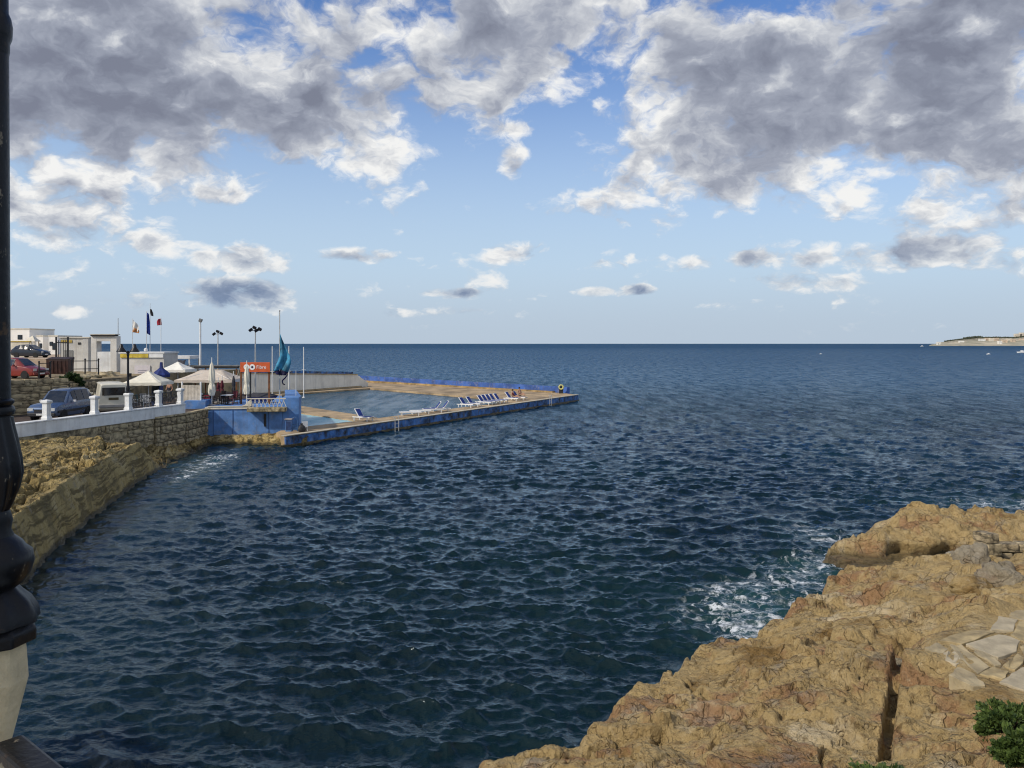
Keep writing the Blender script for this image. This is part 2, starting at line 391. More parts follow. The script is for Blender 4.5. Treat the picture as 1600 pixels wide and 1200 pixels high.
fre = g.n.new('ShaderNodeFresnel'); fre.inputs['IOR'].default_value = 1.333; g.put(fre.inputs['Normal'], nrm)
# a rough sea never mirrors fully at grazing angles: the facets in view lean towards the eye
swell = g.noise(g.v('MULTIPLY', pos, (.75, .13, 1)), 1.0, 5, .68)
cap = g.m('ADD', g.sm(dist, 20, 95, .56, .21), g.sm(dist, 200, 1800, 0, -.12))
cap = g.m('MULTIPLY', cap, g.sm(swell, .34, .66, .50, 1.5))
fac = g.m('MULTIPLY', g.m('MINIMUM', fre.outputs[0], cap), g.m('SUBTRACT', 1.0, g.m('MULTIPLY', foam, .8)))
ms = g.n.new('ShaderNodeMixShader'); g.put(ms.inputs[0], fac); g.l.new(dif.outputs[0], ms.inputs[1]); g.l.new(glo.outputs[0], ms.inputs[2])
g.l.new(ms.outputs[0], g.n['Material Output'].inputs[0])
MATS['sea'] = m
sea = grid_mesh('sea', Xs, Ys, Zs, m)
prop(sea, 'dark blue choppy sea reaching to the horizon', None, None, 'structure')

# ------------------------------------------------------------------ rock materials
def rock_mat(name, tan, cream, ochre, red, wet_z=.45, strata=0.0):
    m = bpy.data.materials.new(name); m.use_nodes = True; g = G(m.node_tree); p = g.n['Principled BSDF']
    pos = g.n.new('ShaderNodeNewGeometry').outputs['Position']
    wv = g.v('ADD', pos, g.v('SCALE', g.v('SUBTRACT', g.noise(pos, 1.1, 4, .6, color=True), (.5, .5, .5)), .7))
    a = g.noise(wv, .55, 7, .62); b = g.noise(g.v('ADD', wv, (31, 7, 3)), .8, 6, .65); c = g.noise(pos, 7, 6, .7); e = g.noise(pos, 38, 4, .7)
    col = g.ramp(a, [(.34, ochre), (.45, tan), (.55, tan), (.66, cream)])
    col = g.mix(g.m('MULTIPLY', g.sm(b, .51, .62), .70), col, c4(red))
    col = g.mix(g.m('MULTIPLY', g.sm(c, .52, .68), .60), col, c4(tuple(x * .52 for x in ochre)))
    col = g.mix(g.m('MULTIPLY', g.sm(c, .46, .30), .40), col, c4(cream))
    col = g.mix(g.m('MULTIPLY', g.sm(e, .55, .72), .45), col, c4(tuple(x * .40 for x in ochre)))
    gr = g.noise(g.v('ADD', pos, (3, 57, 9)), 1.4, 5, .7)
    col = g.mix(g.m('MULTIPLY', g.sm(gr, .54, .68), .5), col, c4((.30, .28, .235)))
    # thin dark crack seams with a course of their own, sunk in the bump too
    sv = g.voro(wv, 1.35, 'DISTANCE_TO_EDGE')[0]; sv2 = g.voro(g.v('MULTIPLY', wv, (1, 1.6, 1)), 4.2, 'DISTANCE_TO_EDGE')[0]
    seam = g.m('MAXIMUM', g.m('MULTIPLY', g.sm(sv, .022, .0), g.sm(b, .40, .55)), g.m('MULTIPLY', g.sm(sv2, .05, .0), g.sm(gr, .46, .60)))
    col = g.mix(g.m('MULTIPLY', seam, .10 if strata else .60), col, c4(tuple(x * .30 for x in ochre)))
    if strata:
        x_, y_, z_ = g.xyz(g.v('ADD', pos, g.v('SCALE', g.v('SUBTRACT', g.noise(pos, .35, 3, .5, color=True), (.5, .5, .5)), .8)))
        s_ = g.noise(g.cmb(g.m('MULTIPLY', g.m('ADD', x_, g.m('MULTIPLY', y_, .25)), 1.6), g.m('MULTIPLY', y_, .10), g.m('MULTIPLY', z_, 2.6)), 2.4, 7, .66)
        col = g.mix(g.m('MULTIPLY', g.sm(s_, .47, .58), strata), col, c4(tuple(x * .38 for x in ochre)))
        gv = g.noise(g.v('ADD', pos, (9, 1, 77)), .5, 4, .6)
        col = g.mix(g.m('MULTIPLY', g.sm(gv, .50, .60), .55), col, c4((.12, .10, .05)))
    z = g.xyz(pos)[2]
    wet = g.sm(g.m('ADD', z, g.m('MULTIPLY', g.m('SUBTRACT', c, .5), .5)), wet_z, wet_z * .35)
    col = g.mix(g.m('MULTIPLY', wet, .80), col, c4((.045, .038, .020)))
    g.put(p.inputs['Base Color'], col)
    g.put(p.inputs['Roughness'], g.m('SUBTRACT', .88, g.m('MULTIPLY', wet, .45)))
    p.inputs['Specular IOR Level'].default_value = .25
    vv = g.voro(wv, 9, 'F1')[0]; vw = g.voro(wv, 26, 'F1')[0]
    pit = g.m('MULTIPLY', g.sm(vw, .22, .06), g.sm(gr, .42, .55))
    hb = g.m('ADD', g.m('ADD', g.m('MULTIPLY', c, .9), g.m('MULTIPLY', e, .35)), g.m('MULTIPLY', vv, .30)); hb = g.m('SUBTRACT', hb, g.m('MULTIPLY', pit, .5))
    hb = g.m('SUBTRACT', hb, g.m('MULTIPLY', seam, .02 if strata else .25))
    g.put(p.inputs['Normal'], g.bump(hb, 1.0, .13))
    MATS[name] = m; return m
ROCK = rock_mat('shore_rock', (.47, .345, .16), (.63, .52, .33), (.26, .165, .06), (.32, .165, .085), .5)
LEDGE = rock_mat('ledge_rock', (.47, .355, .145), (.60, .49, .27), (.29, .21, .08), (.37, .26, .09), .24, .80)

# ------------------------------------------------------------------ rocky shore on the right
def pts(l, z): return [gp(a, b, z) for a, b in l]
SHORE = [(-3.0, 6.5), (-1.9, 10.0)] + pts([(739, 1194), (800, 1176), (851, 1162), (896, 1152), (938, 1122), (945, 1096), (990, 1070), (1031, 1062), (1057, 1032), (1084, 1004), (1129, 995), (1170, 987),
        (1207, 969), (1219, 950), (1245, 931), (1271, 924), (1282, 909), (1312, 888)], .85)
SHORE += [(9.7, 22.9), (12.0, 23.6), (15, 24.2), (20, 24.0), (36, 22), (36, 2), (-3.0, 2)]
CROP = [gp(1291, 850, .55), gp(1300, 838, .75), gp(1350, 822, 1.0)] + pts([(1356, 811), (1368, 795), (1384, 791), (1416, 794), (1440, 788), (1500, 789), (1540, 791), (1600, 794), (1700, 796)], 1.1) + [(30, 29), (30, 25.6), (17, 25.9), (14.2, 26.2), (12.2, 26.3), (11.2, 26.5), (10.5, 26.6)]
CTRL = [(5.3, 8.6, 2.45), (2.0, 9.0, 1.5), (3.4, 10.4, 1.7), (9.1, 14.8, 2.2), (6.0, 12.0, 1.95), (3.2, 12.2, 1.5), (10.9, 22.2, 1.72), (9.5, 21.9, 1.40), (11.6, 21.3, 1.75), (8.0, 18.0, 1.45), (12.0, 18.0, 2.2),
        (16, 18, 2.7), (14, 14, 2.8), (13.0, 20.6, 1.35), (13.6, 22.4, 1.0), (14.8, 22.3, .95), (20, 12, 3.2), (10, 9, 2.7), (6.6, 15.4, 1.45), (24, 20, 3.2), (0, 8, 1.2)]
CHAN = [gp(1412, 985, 2.05), gp(1402, 1020, 2.05), gp(1393, 1070, 2.05), gp(1386, 1130, 2.05), gp(1382, 1165, 2.1)]
HOLE = [gp(1408, 984, 2.0), gp(1425, 966, 2.0), gp(1436, 972, 2.0)]
PAVE = [gp(1432, 985, 2.1), gp(1470, 1035, 2.1), gp(1530, 1085, 2.1), gp(1640, 1120, 2.1), gp(1760, 1010, 2.1), gp(1680, 930, 2.1), gp(1545, 955, 2.1)]
PZ0, PZ1 = 2.10, -.02
def shore_base(X, Y):
    s = sdf(X + .22 * fbm(X * 1.3, Y * 1.3, 4, .55, 2), Y + .22 * fbm(X * 1.3 + 40, Y * 1.3, 4, .55, 3), SHORE)
    wsum = 0; zsum = 0
    for cx, cy, cz in CTRL:
        k = 1 / ((X - cx) ** 2 + (Y - cy) ** 2 + .6) ** 1.6; wsum = wsum + k; zsum = zsum + k * cz
    inner = zsum / wsum
    t = sstep(s, .0, 3.0)
    top = .85 * (1 - t) + inner * t
    h = -.6 + (top + .6) * sstep(s, -.35, .30)
    return h, s
def shore_height(X, Y):
    h, s = shore_base(X, Y)
    wx_ = X + .25 * fbm(X * .9, Y * .9, 3, .5, 71); wy_ = Y + .25 * fbm(X * .9 + 9, Y * .9, 3, .5, 72)
    land = sstep(s, -.3, .4)
    pv = sstep(sdf(X, Y, PAVE), -.25, .25)
    # bedding: tilted plates that break off in steps
    bed = (wx_ * .55 + wy_ * .35) * 1.1 + fbm(X * .45, Y * .45, 4, .5, 5) * 1.5
    fr = bed - np.floor(bed); stepz = (np.floor(bed) + sstep(fr, .0, .11)) - bed
    wx2 = X + .10 * fbm(X * 2.5, Y * 2.5, 4, .6, 73); wy2 = Y + .10 * fbm(X * 2.5 + 19, Y * 2.5, 4, .6, 74)
    p1, e1 = facets(wx_ * .62 + .2 * wy_, wy_ * .80, 12, 1.3); p2, e2 = facets(wx2 * 1.7, wy2 * 2.1, 13, 1.2); p3, e3 = facets(wx2 * 4.6, wy2 * 5.2, 14, 1.2); p4, e4 = facets(wx2 * 13, wy2 * 13, 15, 1.0)
    m1 = sstep(fbm(X * .55, Y * .55, 3, .5, 31), -.20, .22); m2 = sstep(fbm(X * .8 + 9, Y * .8, 3, .5, 32), -.25, .25)
    d = .20 * fbm(X * .55, Y * .55, 5, .5, 21) + .16 * stepz + .22 * p1 * sstep(e1, .0, .10) + .085 * p2 * (.35 + m2) * sstep(e2, .0, .16) + .034 * p3 * (.3 + m1) * sstep(e3, .0, .20) + .008 * p4 * sstep(e4, 0, .25)
    d = d - .19 * (1 - sstep(e1, .0, .05)) * m1 - .05 * (1 - sstep(e2, .0, .07)) * m2 - .020 * (1 - sstep(e3, .0, .10)) * m1
    d = d - .05 * np.abs(fbm(X * 3.2, Y * 3.2, 5, .62, 22)) + .020 * fbm(X * 11, Y * 11, 4, .68, 23) - .045 * sstep(fbm(X * 4.4, Y * 4.4, 3, .6, 25), .30, .50)
    lump = 0
    h = h * (1 - pv) + (PZ0 + PZ1 * (Y - 13)) * pv
    h = h + land * (1 - .90 * pv) * (d + lump)
    c = seg_dist(X + .05 * fbm(X * 3, Y * 3, 3, .5, 51), Y, CHAN)
    h = h - .34 * (1 - sstep(c, .058, .095))
    c = seg_dist(X, Y, HOLE); h = h - .28 * (1 - sstep(c, .08, .34))
    h = h - .85 * np.exp(-(((X - 14.4) / 2.3) ** 4 + ((Y - 21.75) / .75) ** 4))
    so = sdf(X + .25 * fbm(X * .9, Y * .9, 2, .45, 62), Y + .35 * fbm(X * .9 + 7, Y * .9, 2, .45, 63), CROP)
    ot = .62 + .50 * sstep(so, .05, 1.3) + .012 * (X - 10) + d * (.35 + 1.0 * sstep(so, .0, .7))
    ho = -.6 + (ot + .6) * sstep(so, -.30, .14)
    gul = -.6 + (.80 + .5 * d) * sstep(X - 9.5 + .4 * fbm(Y, X * .7, 2, .5, 66), .0, .9) * sstep(Y, 22.0, 23.0) * (1 - sstep(Y, 26.5, 27.5))
    return np.maximum(np.maximum(h, ho), gul)
a_ = np.arange(R(-14), R(42), R(.085)); r_ = [7.2]
while r_[-1] < 33: r_.append(r_[-1] + (.028 if r_[-1] < 15 else .045 if r_[-1] < 22 else .024 if 25.2 < r_[-1] < 27.2 else .065))
Ag, Rg = np.meshgrid(a_, np.array(r_)); X = Rg * np.sin(Ag); Y = Rg * np.cos(Ag)
Z = shore_height(X, Y)
und = sstep(Y, 25.0, 25.6) * (1 - sstep(Y, 27.2, 27.8)) * sstep(X, 11.4, 12.4) * .55 * (1 - sstep(Z, .0, .85))      # undercut of the far outcrop
jx = .05 * fbm(X * 3, Y * 3 + Z * 4, 4, .65, 81); jy = .05 * fbm(X * 3 + 50, Y * 3 - Z * 4, 4, .65, 82)
shore = grid_mesh('rock_shore', X + jx, Y + jy + und, Z, ROCK, drop=Z < -.45)
prop(shore, 'tan limestone shore of cracked rock beside the sea', None, None, 'structure')
def shore_z(x, y): return float(shore_height(np.array([[x]]), np.array([[y]]))[0, 0])

# ------------------------------------------------------------------ rock ledge below the quay on the left
WL = [(-12.2, 8.0), (-13.2, 16.0), (-13.9, 21.5)] + pts([(48, 905), (62, 880), (130, 820), (200, 765), (230, 744), (252, 733), (290, 714), (318, 700)], 0.0) + [(-20.9, 60.5)]
LEFTLAND = WL + [(-40, 61), (-40, 8)]
def ledge_height(X, Y):
    s = sdf(X + .14 * fbm(X * .6, Y * .25, 3, .5, 91), Y, LEFTLAND)
    n1 = fbm(X * .5, Y * .3, 4, .5, 92)
    e0 = .50 + .16 * n1                                              # where the steep smooth face ends
    t = np.clip(s / e0, -1, 1)
    face = 1.75 * np.sign(t) * np.abs(t) ** .75
    rough = .38 * sstep(s, e0 + .2, e0 + 4.0)
    far = sstep(Y, 44.0, 47.0)                                       # beyond the point: rubble at the foot of the wall
    h = face + rough
    rub = .45 * sstep(s, .0, 1.0)
    h = h * (1 - far) + rub * far
    q1, e1 = facets(X * .8, Y * .42, 15, 1.4); q2, e2 = facets(X * 2.2, Y * 1.1, 16, 1.3)
    zone = sstep(s, e0 - .05, e0 + .35) * (1 - .70 * sstep(s, e0 + 1.6, e0 + 2.6)); zone = np.maximum(zone, far)
    st = np.sin((X * 3.2 + fbm(X * .6, Y * .12, 3, .5, 94) * 5 + h * 5) * 2.2) * .012 + .07 * fbm(X * 2.0, Y * .13, 5, .6, 95, True)
    d = (1 - zone) * sstep(s, .0, .4) * st + zone * (.30 * q1 + .20 * q2 - .30 * (1 - sstep(e1, 0, .12)) - .14 * (1 - sstep(e2, 0, .12)) + .16 * fbm(X * 1.5, Y * 1.0, 5, .62, 96, True) - .05)
    d = d + .10 * fbm(X * .7, Y * .5, 4, .55, 97) + .04 * fbm(X * 4, Y * 3, 4, .6, 98)
    return np.where(s < 0, -.6 + .6 * sstep(s, -.4, 0), h + d * sstep(s, -.1, .5))
a_ = np.arange(R(-43), R(-18.5), R(.075)); r_ = [14.0]
while r_[-1] < 62: r_.append(r_[-1] + max(.05, r_[-1] ** 2 / 5800 * .32))
Ag, Rg = np.meshgrid(a_, np.array(r_)); X = Rg * np.sin(Ag); Y = Rg * np.cos(Ag)
Z = ledge_height(X, Y)
jx = .06 * fbm(X * 1.6, Y * 1.6 + Z * 2, 4, .6, 83); jy = .08 * fbm(X * 1.6 + 50, Y * 1.6, 4, .6, 84)
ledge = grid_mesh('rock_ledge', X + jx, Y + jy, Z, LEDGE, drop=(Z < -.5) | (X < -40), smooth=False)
prop(ledge, 'sloping yellow brown rock ledge at the foot of the quay', None, None, 'structure')

# ------------------------------------------------------------------ the quay on the left
M_STONE = mat('quay_stone', (.37, .30, .185), .9, .42, 2.2, .6, 14)
M_STONE2 = mat('quay_stone_pale', (.46, .38, .235), .9, .38, 2.4, .6, 14)
M_MORTAR = mat('mortar', (.20, .165, .11), .95, .3, 4, .5)
M_WHITE = mat('white_paint', (.74, .75, .74), .6, .08, 1.2, .15, stain=.22)
M_CREAM = mat('cream_paint', (.70, .65, .53), .7, .10, 1.0, .15, stain=.2)
M_BLACK = mat('black_iron', (.016, .016, .019), .42, .3, 6, .15)
M_ASPH = mat('asphalt', (.075, .055, .045), .9, .25, 1.5, .5, 60)
M_EARTH = mat('earth', (.33, .26, .15), .95, .3, .8, .6, 8)
M_BLUE = mat('blue_wall_paint', (.12, .27, .60), .7, .18, 1.1, .25, 9, stain=.20)
M_BLUE_D = mat('blue_fascia_paint', (.06, .18, .46), .65, .45, 1.3, .3, 9, stain=.30)
M_DECK = mat('deck_concrete', (.44, .325, .19), .85, .28, .45, .3, 12, stain=.2)
M_GREY = mat('grey_render', (.60, .585, .54), .85, .10, .5, .25, stain=.22)
M_STEEL = mat('pole_steel', (.50, .50, .48), .45, .12, 3, 0, metal=.3)
M_GLASS = mat('dark_glass', (.012, .016, .022), .08, .1, 2, 0, spec=.7)
M_TYRE = mat('tyre_rubber', (.015, .015, .016), .8, .2, 20, .2)
M_RIM = mat('alloy_rim', (.45, .46, .48), .35, .1, 9, 0, metal=.7)
M_DARKTRIM = mat('dark_plastic', (.028, .028, .030), .6, .2, 8, .1)
M_CANVAS = mat('cream_canvas', (.74, .70, .58), .85, .06, 2.5, .2, 30)
M_TAUPE = mat('taupe_canvas', (.56, .49, .41), .85, .08, 2.5, .2, 30)
M_NAVY = mat('navy_canvas', (.018, .035, .17), .8, .2, 2.5, .2, 30)
M_CHAR = mat('charcoal_canvas', (.05, .052, .065), .8, .2, 2.5, .2, 30)
M_BURG = mat('burgundy_canvas', (.115, .018, .028), .8, .2, 2.5, .2, 30)
M_WOOD = mat('rust_brown_wood', (.20, .075, .025), .7, .25, 4, .3)
M_ORANGE = mat('orange_sign_paint', (.60, .11, .03), .5, .12, 2, .05)

def wall_at(px):                                             # point of the parapet line in a photo column
    t = (px - 800) / F; (x0, y0), (x1, y1) = PAR[0], PAR[1]
    k = (t * y0 - x0) / ((x1 - x0) - t * (y1 - y0)); return (x0 + k * (x1 - x0), y0 + k * (y1 - y0))
PAR = [(-24.9, 41.8), (-21.95, 55.4)]
pd = Vector((PAR[1][0] - PAR[0][0], PAR[1][1] - PAR[0][1], 0)).normalized(); pn = Vector((pd.y, -pd.x, 0))     # along, and out to sea
PANG = math.atan2(pd.y, pd.x)
ZQ, ZU, ZV = 2.35, 4.4, 5.4
P00 = Vector((*PAR[0], 0)) - pd * 18
QWL = [P00[:2], PAR[1], (-21.9, 59.2)]
quay = MB().prism(QWL + [(-21.95, 72.5), (-24, 76), (-30, 84), (-30, 90), (-90, 90), (-90, P00.y)], -1.0, ZQ).build('quay', M_ASPH)
prop(quay, 'dark paved quay behind the white parapet', None, None, 'structure')
up = [(-42, 34), (-30.6, 57.2), (-30.0, 63.5), (-30.4, 70), (-27.5, 84), (-90, 84), (-90, 34)]
upper = MB().prism(up, 2.0, ZU).build('upper_terrace', M_EARTH); prop(upper, 'sandy upper terrace behind the retaining wall', None, None, 'structure')
hi_t = MB().prism([(-60, 88), (-45, 88), (-77, 150), (-140, 150), (-140, 88)], 1.0, ZV).build('hill_terrace', mat('pinkish_wall', (.50, .38, .27), .9, .2, .4, .3))
prop(hi_t, 'pinkish raised ground below the white houses', None, None, 'structure')

# blocks with worn edges, shared by all masonry
def worn_block(seed):
    rnd = random.Random(seed); b = MB(); n = 3; vs = []
    bm = bmesh.new(); bmesh.ops.create_cube(bm, size=1.0)
    bmesh.ops.bevel(bm, geom=bm.edges[:], offset=.07, segments=1, affect='EDGES')
    for v in bm.verts: v.co += Vector([rnd.uniform(-.035, .035) for _ in range(3)])
    me = bpy.data.meshes.new('stone_block'); bm.to_mesh(me); bm.free(); return me
BLK = []
for i in range(8):
    me = worn_block(i); me.materials.append(M_STONE if i % 2 else M_STONE2); BLK.append(me)
def course_wall(parent, p0, p1, z0, z1, n_course, lmin, lmax, depth, out, seed, skip=0.0, name='stone_block'):
    rnd = random.Random(seed); p0 = Vector((*p0, 0)); p1 = Vector((*p1, 0)); L = (p1 - p0).length; d = (p1 - p0) / L
    nn = Vector((d.y, -d.x, 0)) * out; hc = (z1 - z0) / n_course; a = math.atan2(d.y, d.x)
    for c in range(n_course):
        u = -rnd.random() * lmin
        while u < L:
            l = rnd.uniform(lmin, lmax); e = min(u + l, L); s = max(u, 0)
            if e - s > .15 and rnd.random() > skip:
                o = bpy.data.objects.new(name, rnd.choice(BLK)); COL.objects.link(o); o.parent = parent
                q = p0 + d * (s + e) / 2 + nn * rnd.uniform(-.04, .05)
                o.location = (q.x, q.y, z0 + hc * (c + .5)); o.rotation_euler = (0, 0, a); o.scale = (e - s - .03, depth, hc - .03)
            u += l
qw = MB()
for a, b in zip(QWL[:-1], QWL[1:]):
    A = Vector((*a, 0)); B = Vector((*b, 0)); dd = (B - A).normalized(); n_ = Vector((dd.y, -dd.x, 0))
    qw.prism([(A + n_ * .004)[:2], (A + n_ * .14)[:2], (B + n_ * .14)[:2], (B + n_ * .004)[:2]], -.8, 2.28)
quay_wall = qw.build('quay_wall', M_STONE2); prop(quay_wall, 'weathered stone block quay wall under the white parapet', 'wall')
e0 = Vector((*PAR[0], 0)) - pd * 4
course_wall(quay_wall, wall_at(150), Vector((*wall_at(235), 0))[:2], .90, 2.27, 3, .45, 1.5, .42, 1, 3, .06)
course_wall(quay_wall, wall_at(237), PAR[1], .25, 2.27, 4, .9, 1.6, .62, 1, 4, .03)
course_wall(quay_wall, PAR[1], (-21.9, 59.2), .15, 2.27, 4, .8, 1.4, .62, 1, 5, .03)
cp = MB(); A = Vector((*wall_at(237), 0)); B = Vector((*PAR[1], 0)); C_ = Vector((-21.9, 59.2, 0))
cp.prism([(A + pn * -.02)[:2], (A + pn * .42)[:2], (B + pn * .42)[:2], (C_ + Vector((.42, .1, 0)))[:2], C_[:2], B[:2]], 2.285, 2.40)
cp.build('coping', M_STONE2, quay_wall, bevel=.03)
# parapet: white base with posts
parapet = thing('parapet', 'long low white painted parapet with posts along the quay', 'parapet', (PAR[1][0], PAR[1][1], 0), PANG)
Lp = 31.6
MB().box((-Lp / 2, -.03, 2.62), (Lp, .42, .66)).build('base', M_WHITE, parapet, bevel=.03)
MB().box((-Lp / 2, -.03, 2.985), (Lp, .52, .07)).build('coping', M_WHITE, parapet, bevel=.02)
def post_mesh():
    b = MB(); r2 = math.sqrt(2)
    b.lathe([(.19 * r2, 0), (.19 * r2, .10), (.165 * r2, .15), (.15 * r2, .20), (.15 * r2, .80), (.165 * r2, .84), (.205 * r2, .88), (.205 * r2, .97), (.18 * r2, 1.0), (.02, 1.05)], 4, a0=math.pi / 4)
    return b
pm = post_mesh(); first = None
for px in (-60, 72, 147, 200, 247, 281):
    q = wall_at(px); u = (Vector((*q, 0)) - Vector((*PAR[1], 0))).dot(pd)
    if first is None: first = pm.build('post', M_WHITE, parapet, bevel=.012); o = first
    else: o = first.copy(); COL.objects.link(o)
    o.location = (u, -.03, 3.02)
def iron_panel(x0, x1):
    b = MB(); L = x1 - x0
    for z in (3.10, 3.86): b.box(((x0 + x1) / 2, -.03, z), (L, .035, .035))
    n = int(L / .15)
    for i in range(1, n): b.cyl((x0 + L * i / n, -.03, 3.1), (x0 + L * i / n, -.03, 3.86), .011, None, 5)
    k = max(1, int(L / .55))
    for i in range(k):
        cx = x0 + L * (i + .5) / k
        for rr, cz in ((.24, 3.48), (.11, 3.48), (.10, 3.74), (.10, 3.22)):
            ring = [(cx + rr * math.cos(t * math.pi / 6), -.03, cz + rr * math.sin(t * math.pi / 6)) for t in range(13)]
            b.tube(ring, .013, 4)
    return b.build('iron_panel', mat('grey_iron', (.035, .035, .038), .5, .2, 5, .1), parapet)
us = [(Vector((*wall_at(px), 0)) - Vector((*PAR[1], 0))).dot(pd) for px in (147, 200, 247, 281)]
iron_panel(us[1] + .27, us[2] - .27); iron_panel(us[2] + .27, us[3] - .27)

# retaining wall behind the cars
rw = MB()
RW = [(-42, 34), (-30.6, 57.2), (-30.0, 63.5)]
for a, b in zip(RW[:-1], RW[1:]):
    A = Vector((*a, 0)); B = Vector((*b, 0)); dd = (B - A).normalized(); n_ = Vector((dd.y, -dd.x, 0))
    rw.prism([(A + n_ * .004)[:2], (A + n_ * .12)[:2], (B + n_ * .12)[:2], (B + n_ * .004)[:2]], 2.2, ZU + .02)
ret = rw.build('retaining_wall', M_MORTAR); prop(ret, 'tan stone block retaining wall behind the parked cars', 'wall')
course_wall(ret, Vector((-36.2, 46, 0))[:2], RW[1], ZQ, ZU + .25, 5, .8, 1.7, .40, 1, 9, .03)
course_wall(ret, RW[1], RW[2], ZQ, ZU - .1, 4, .7, 1.5, .5, 1, 10, .06)
def boulder(name, label, loc, size, m, seed, cat='boulder', group=None, flat=1.0):
    bm = bmesh.new(); bmesh.ops.create_icosphere(bm, subdivisions=4, radius=1)
    co = np.array([v.co[:] for v in bm.verts]); n = 0
    n = .50 * fbm(co[:, 0] * 1.3 + seed * 3.1 + co[:, 2], co[:, 1] * 1.1 - co[:, 2] * 1.3, 5, .55, seed) + .22 * (worley(co[:, 0] * 2 + co[:, 2], co[:, 1] * 2 - co[:, 2] + seed, seed)[2] - .5)
    for v, k in zip(bm.verts, n):
        v.co *= 1 + float(k); v.co.z = max(v.co.z, -.55); v.co = Vector((v.co.x * size[0], v.co.y * size[1], v.co.z * size[2]))
    me = bpy.data.meshes.new(name); bm.to_mesh(me); bm.free(); me.materials.append(m)
    o = link(name, me, None, 'all', loc=loc, rz=seed * 1.3); return prop(o, label, cat, group)
for i, (px, d, z, sz, lab) in enumerate([(122, 60, ZU + .1, .55, 'rough tan boulder on the retaining wall beside the leafy plant'), (140, 63, ZU - .05, .7, 'brown boulder below the black two-rail railing'), (160, 66, ZU - .1, .85, 'large tan boulder in front of the grey portal frame'),
                                         (178, 67, ZU - .4, .8, 'tan boulder in front of the portal right leg'), (190, 66, ZU - .9, .7, 'low tan boulder behind the white van roof')]):
    boulder('boulder', lab, (wx(px, d), d, z), (sz * 1.4, sz, sz * .55), M_STONE2, 20 + i)

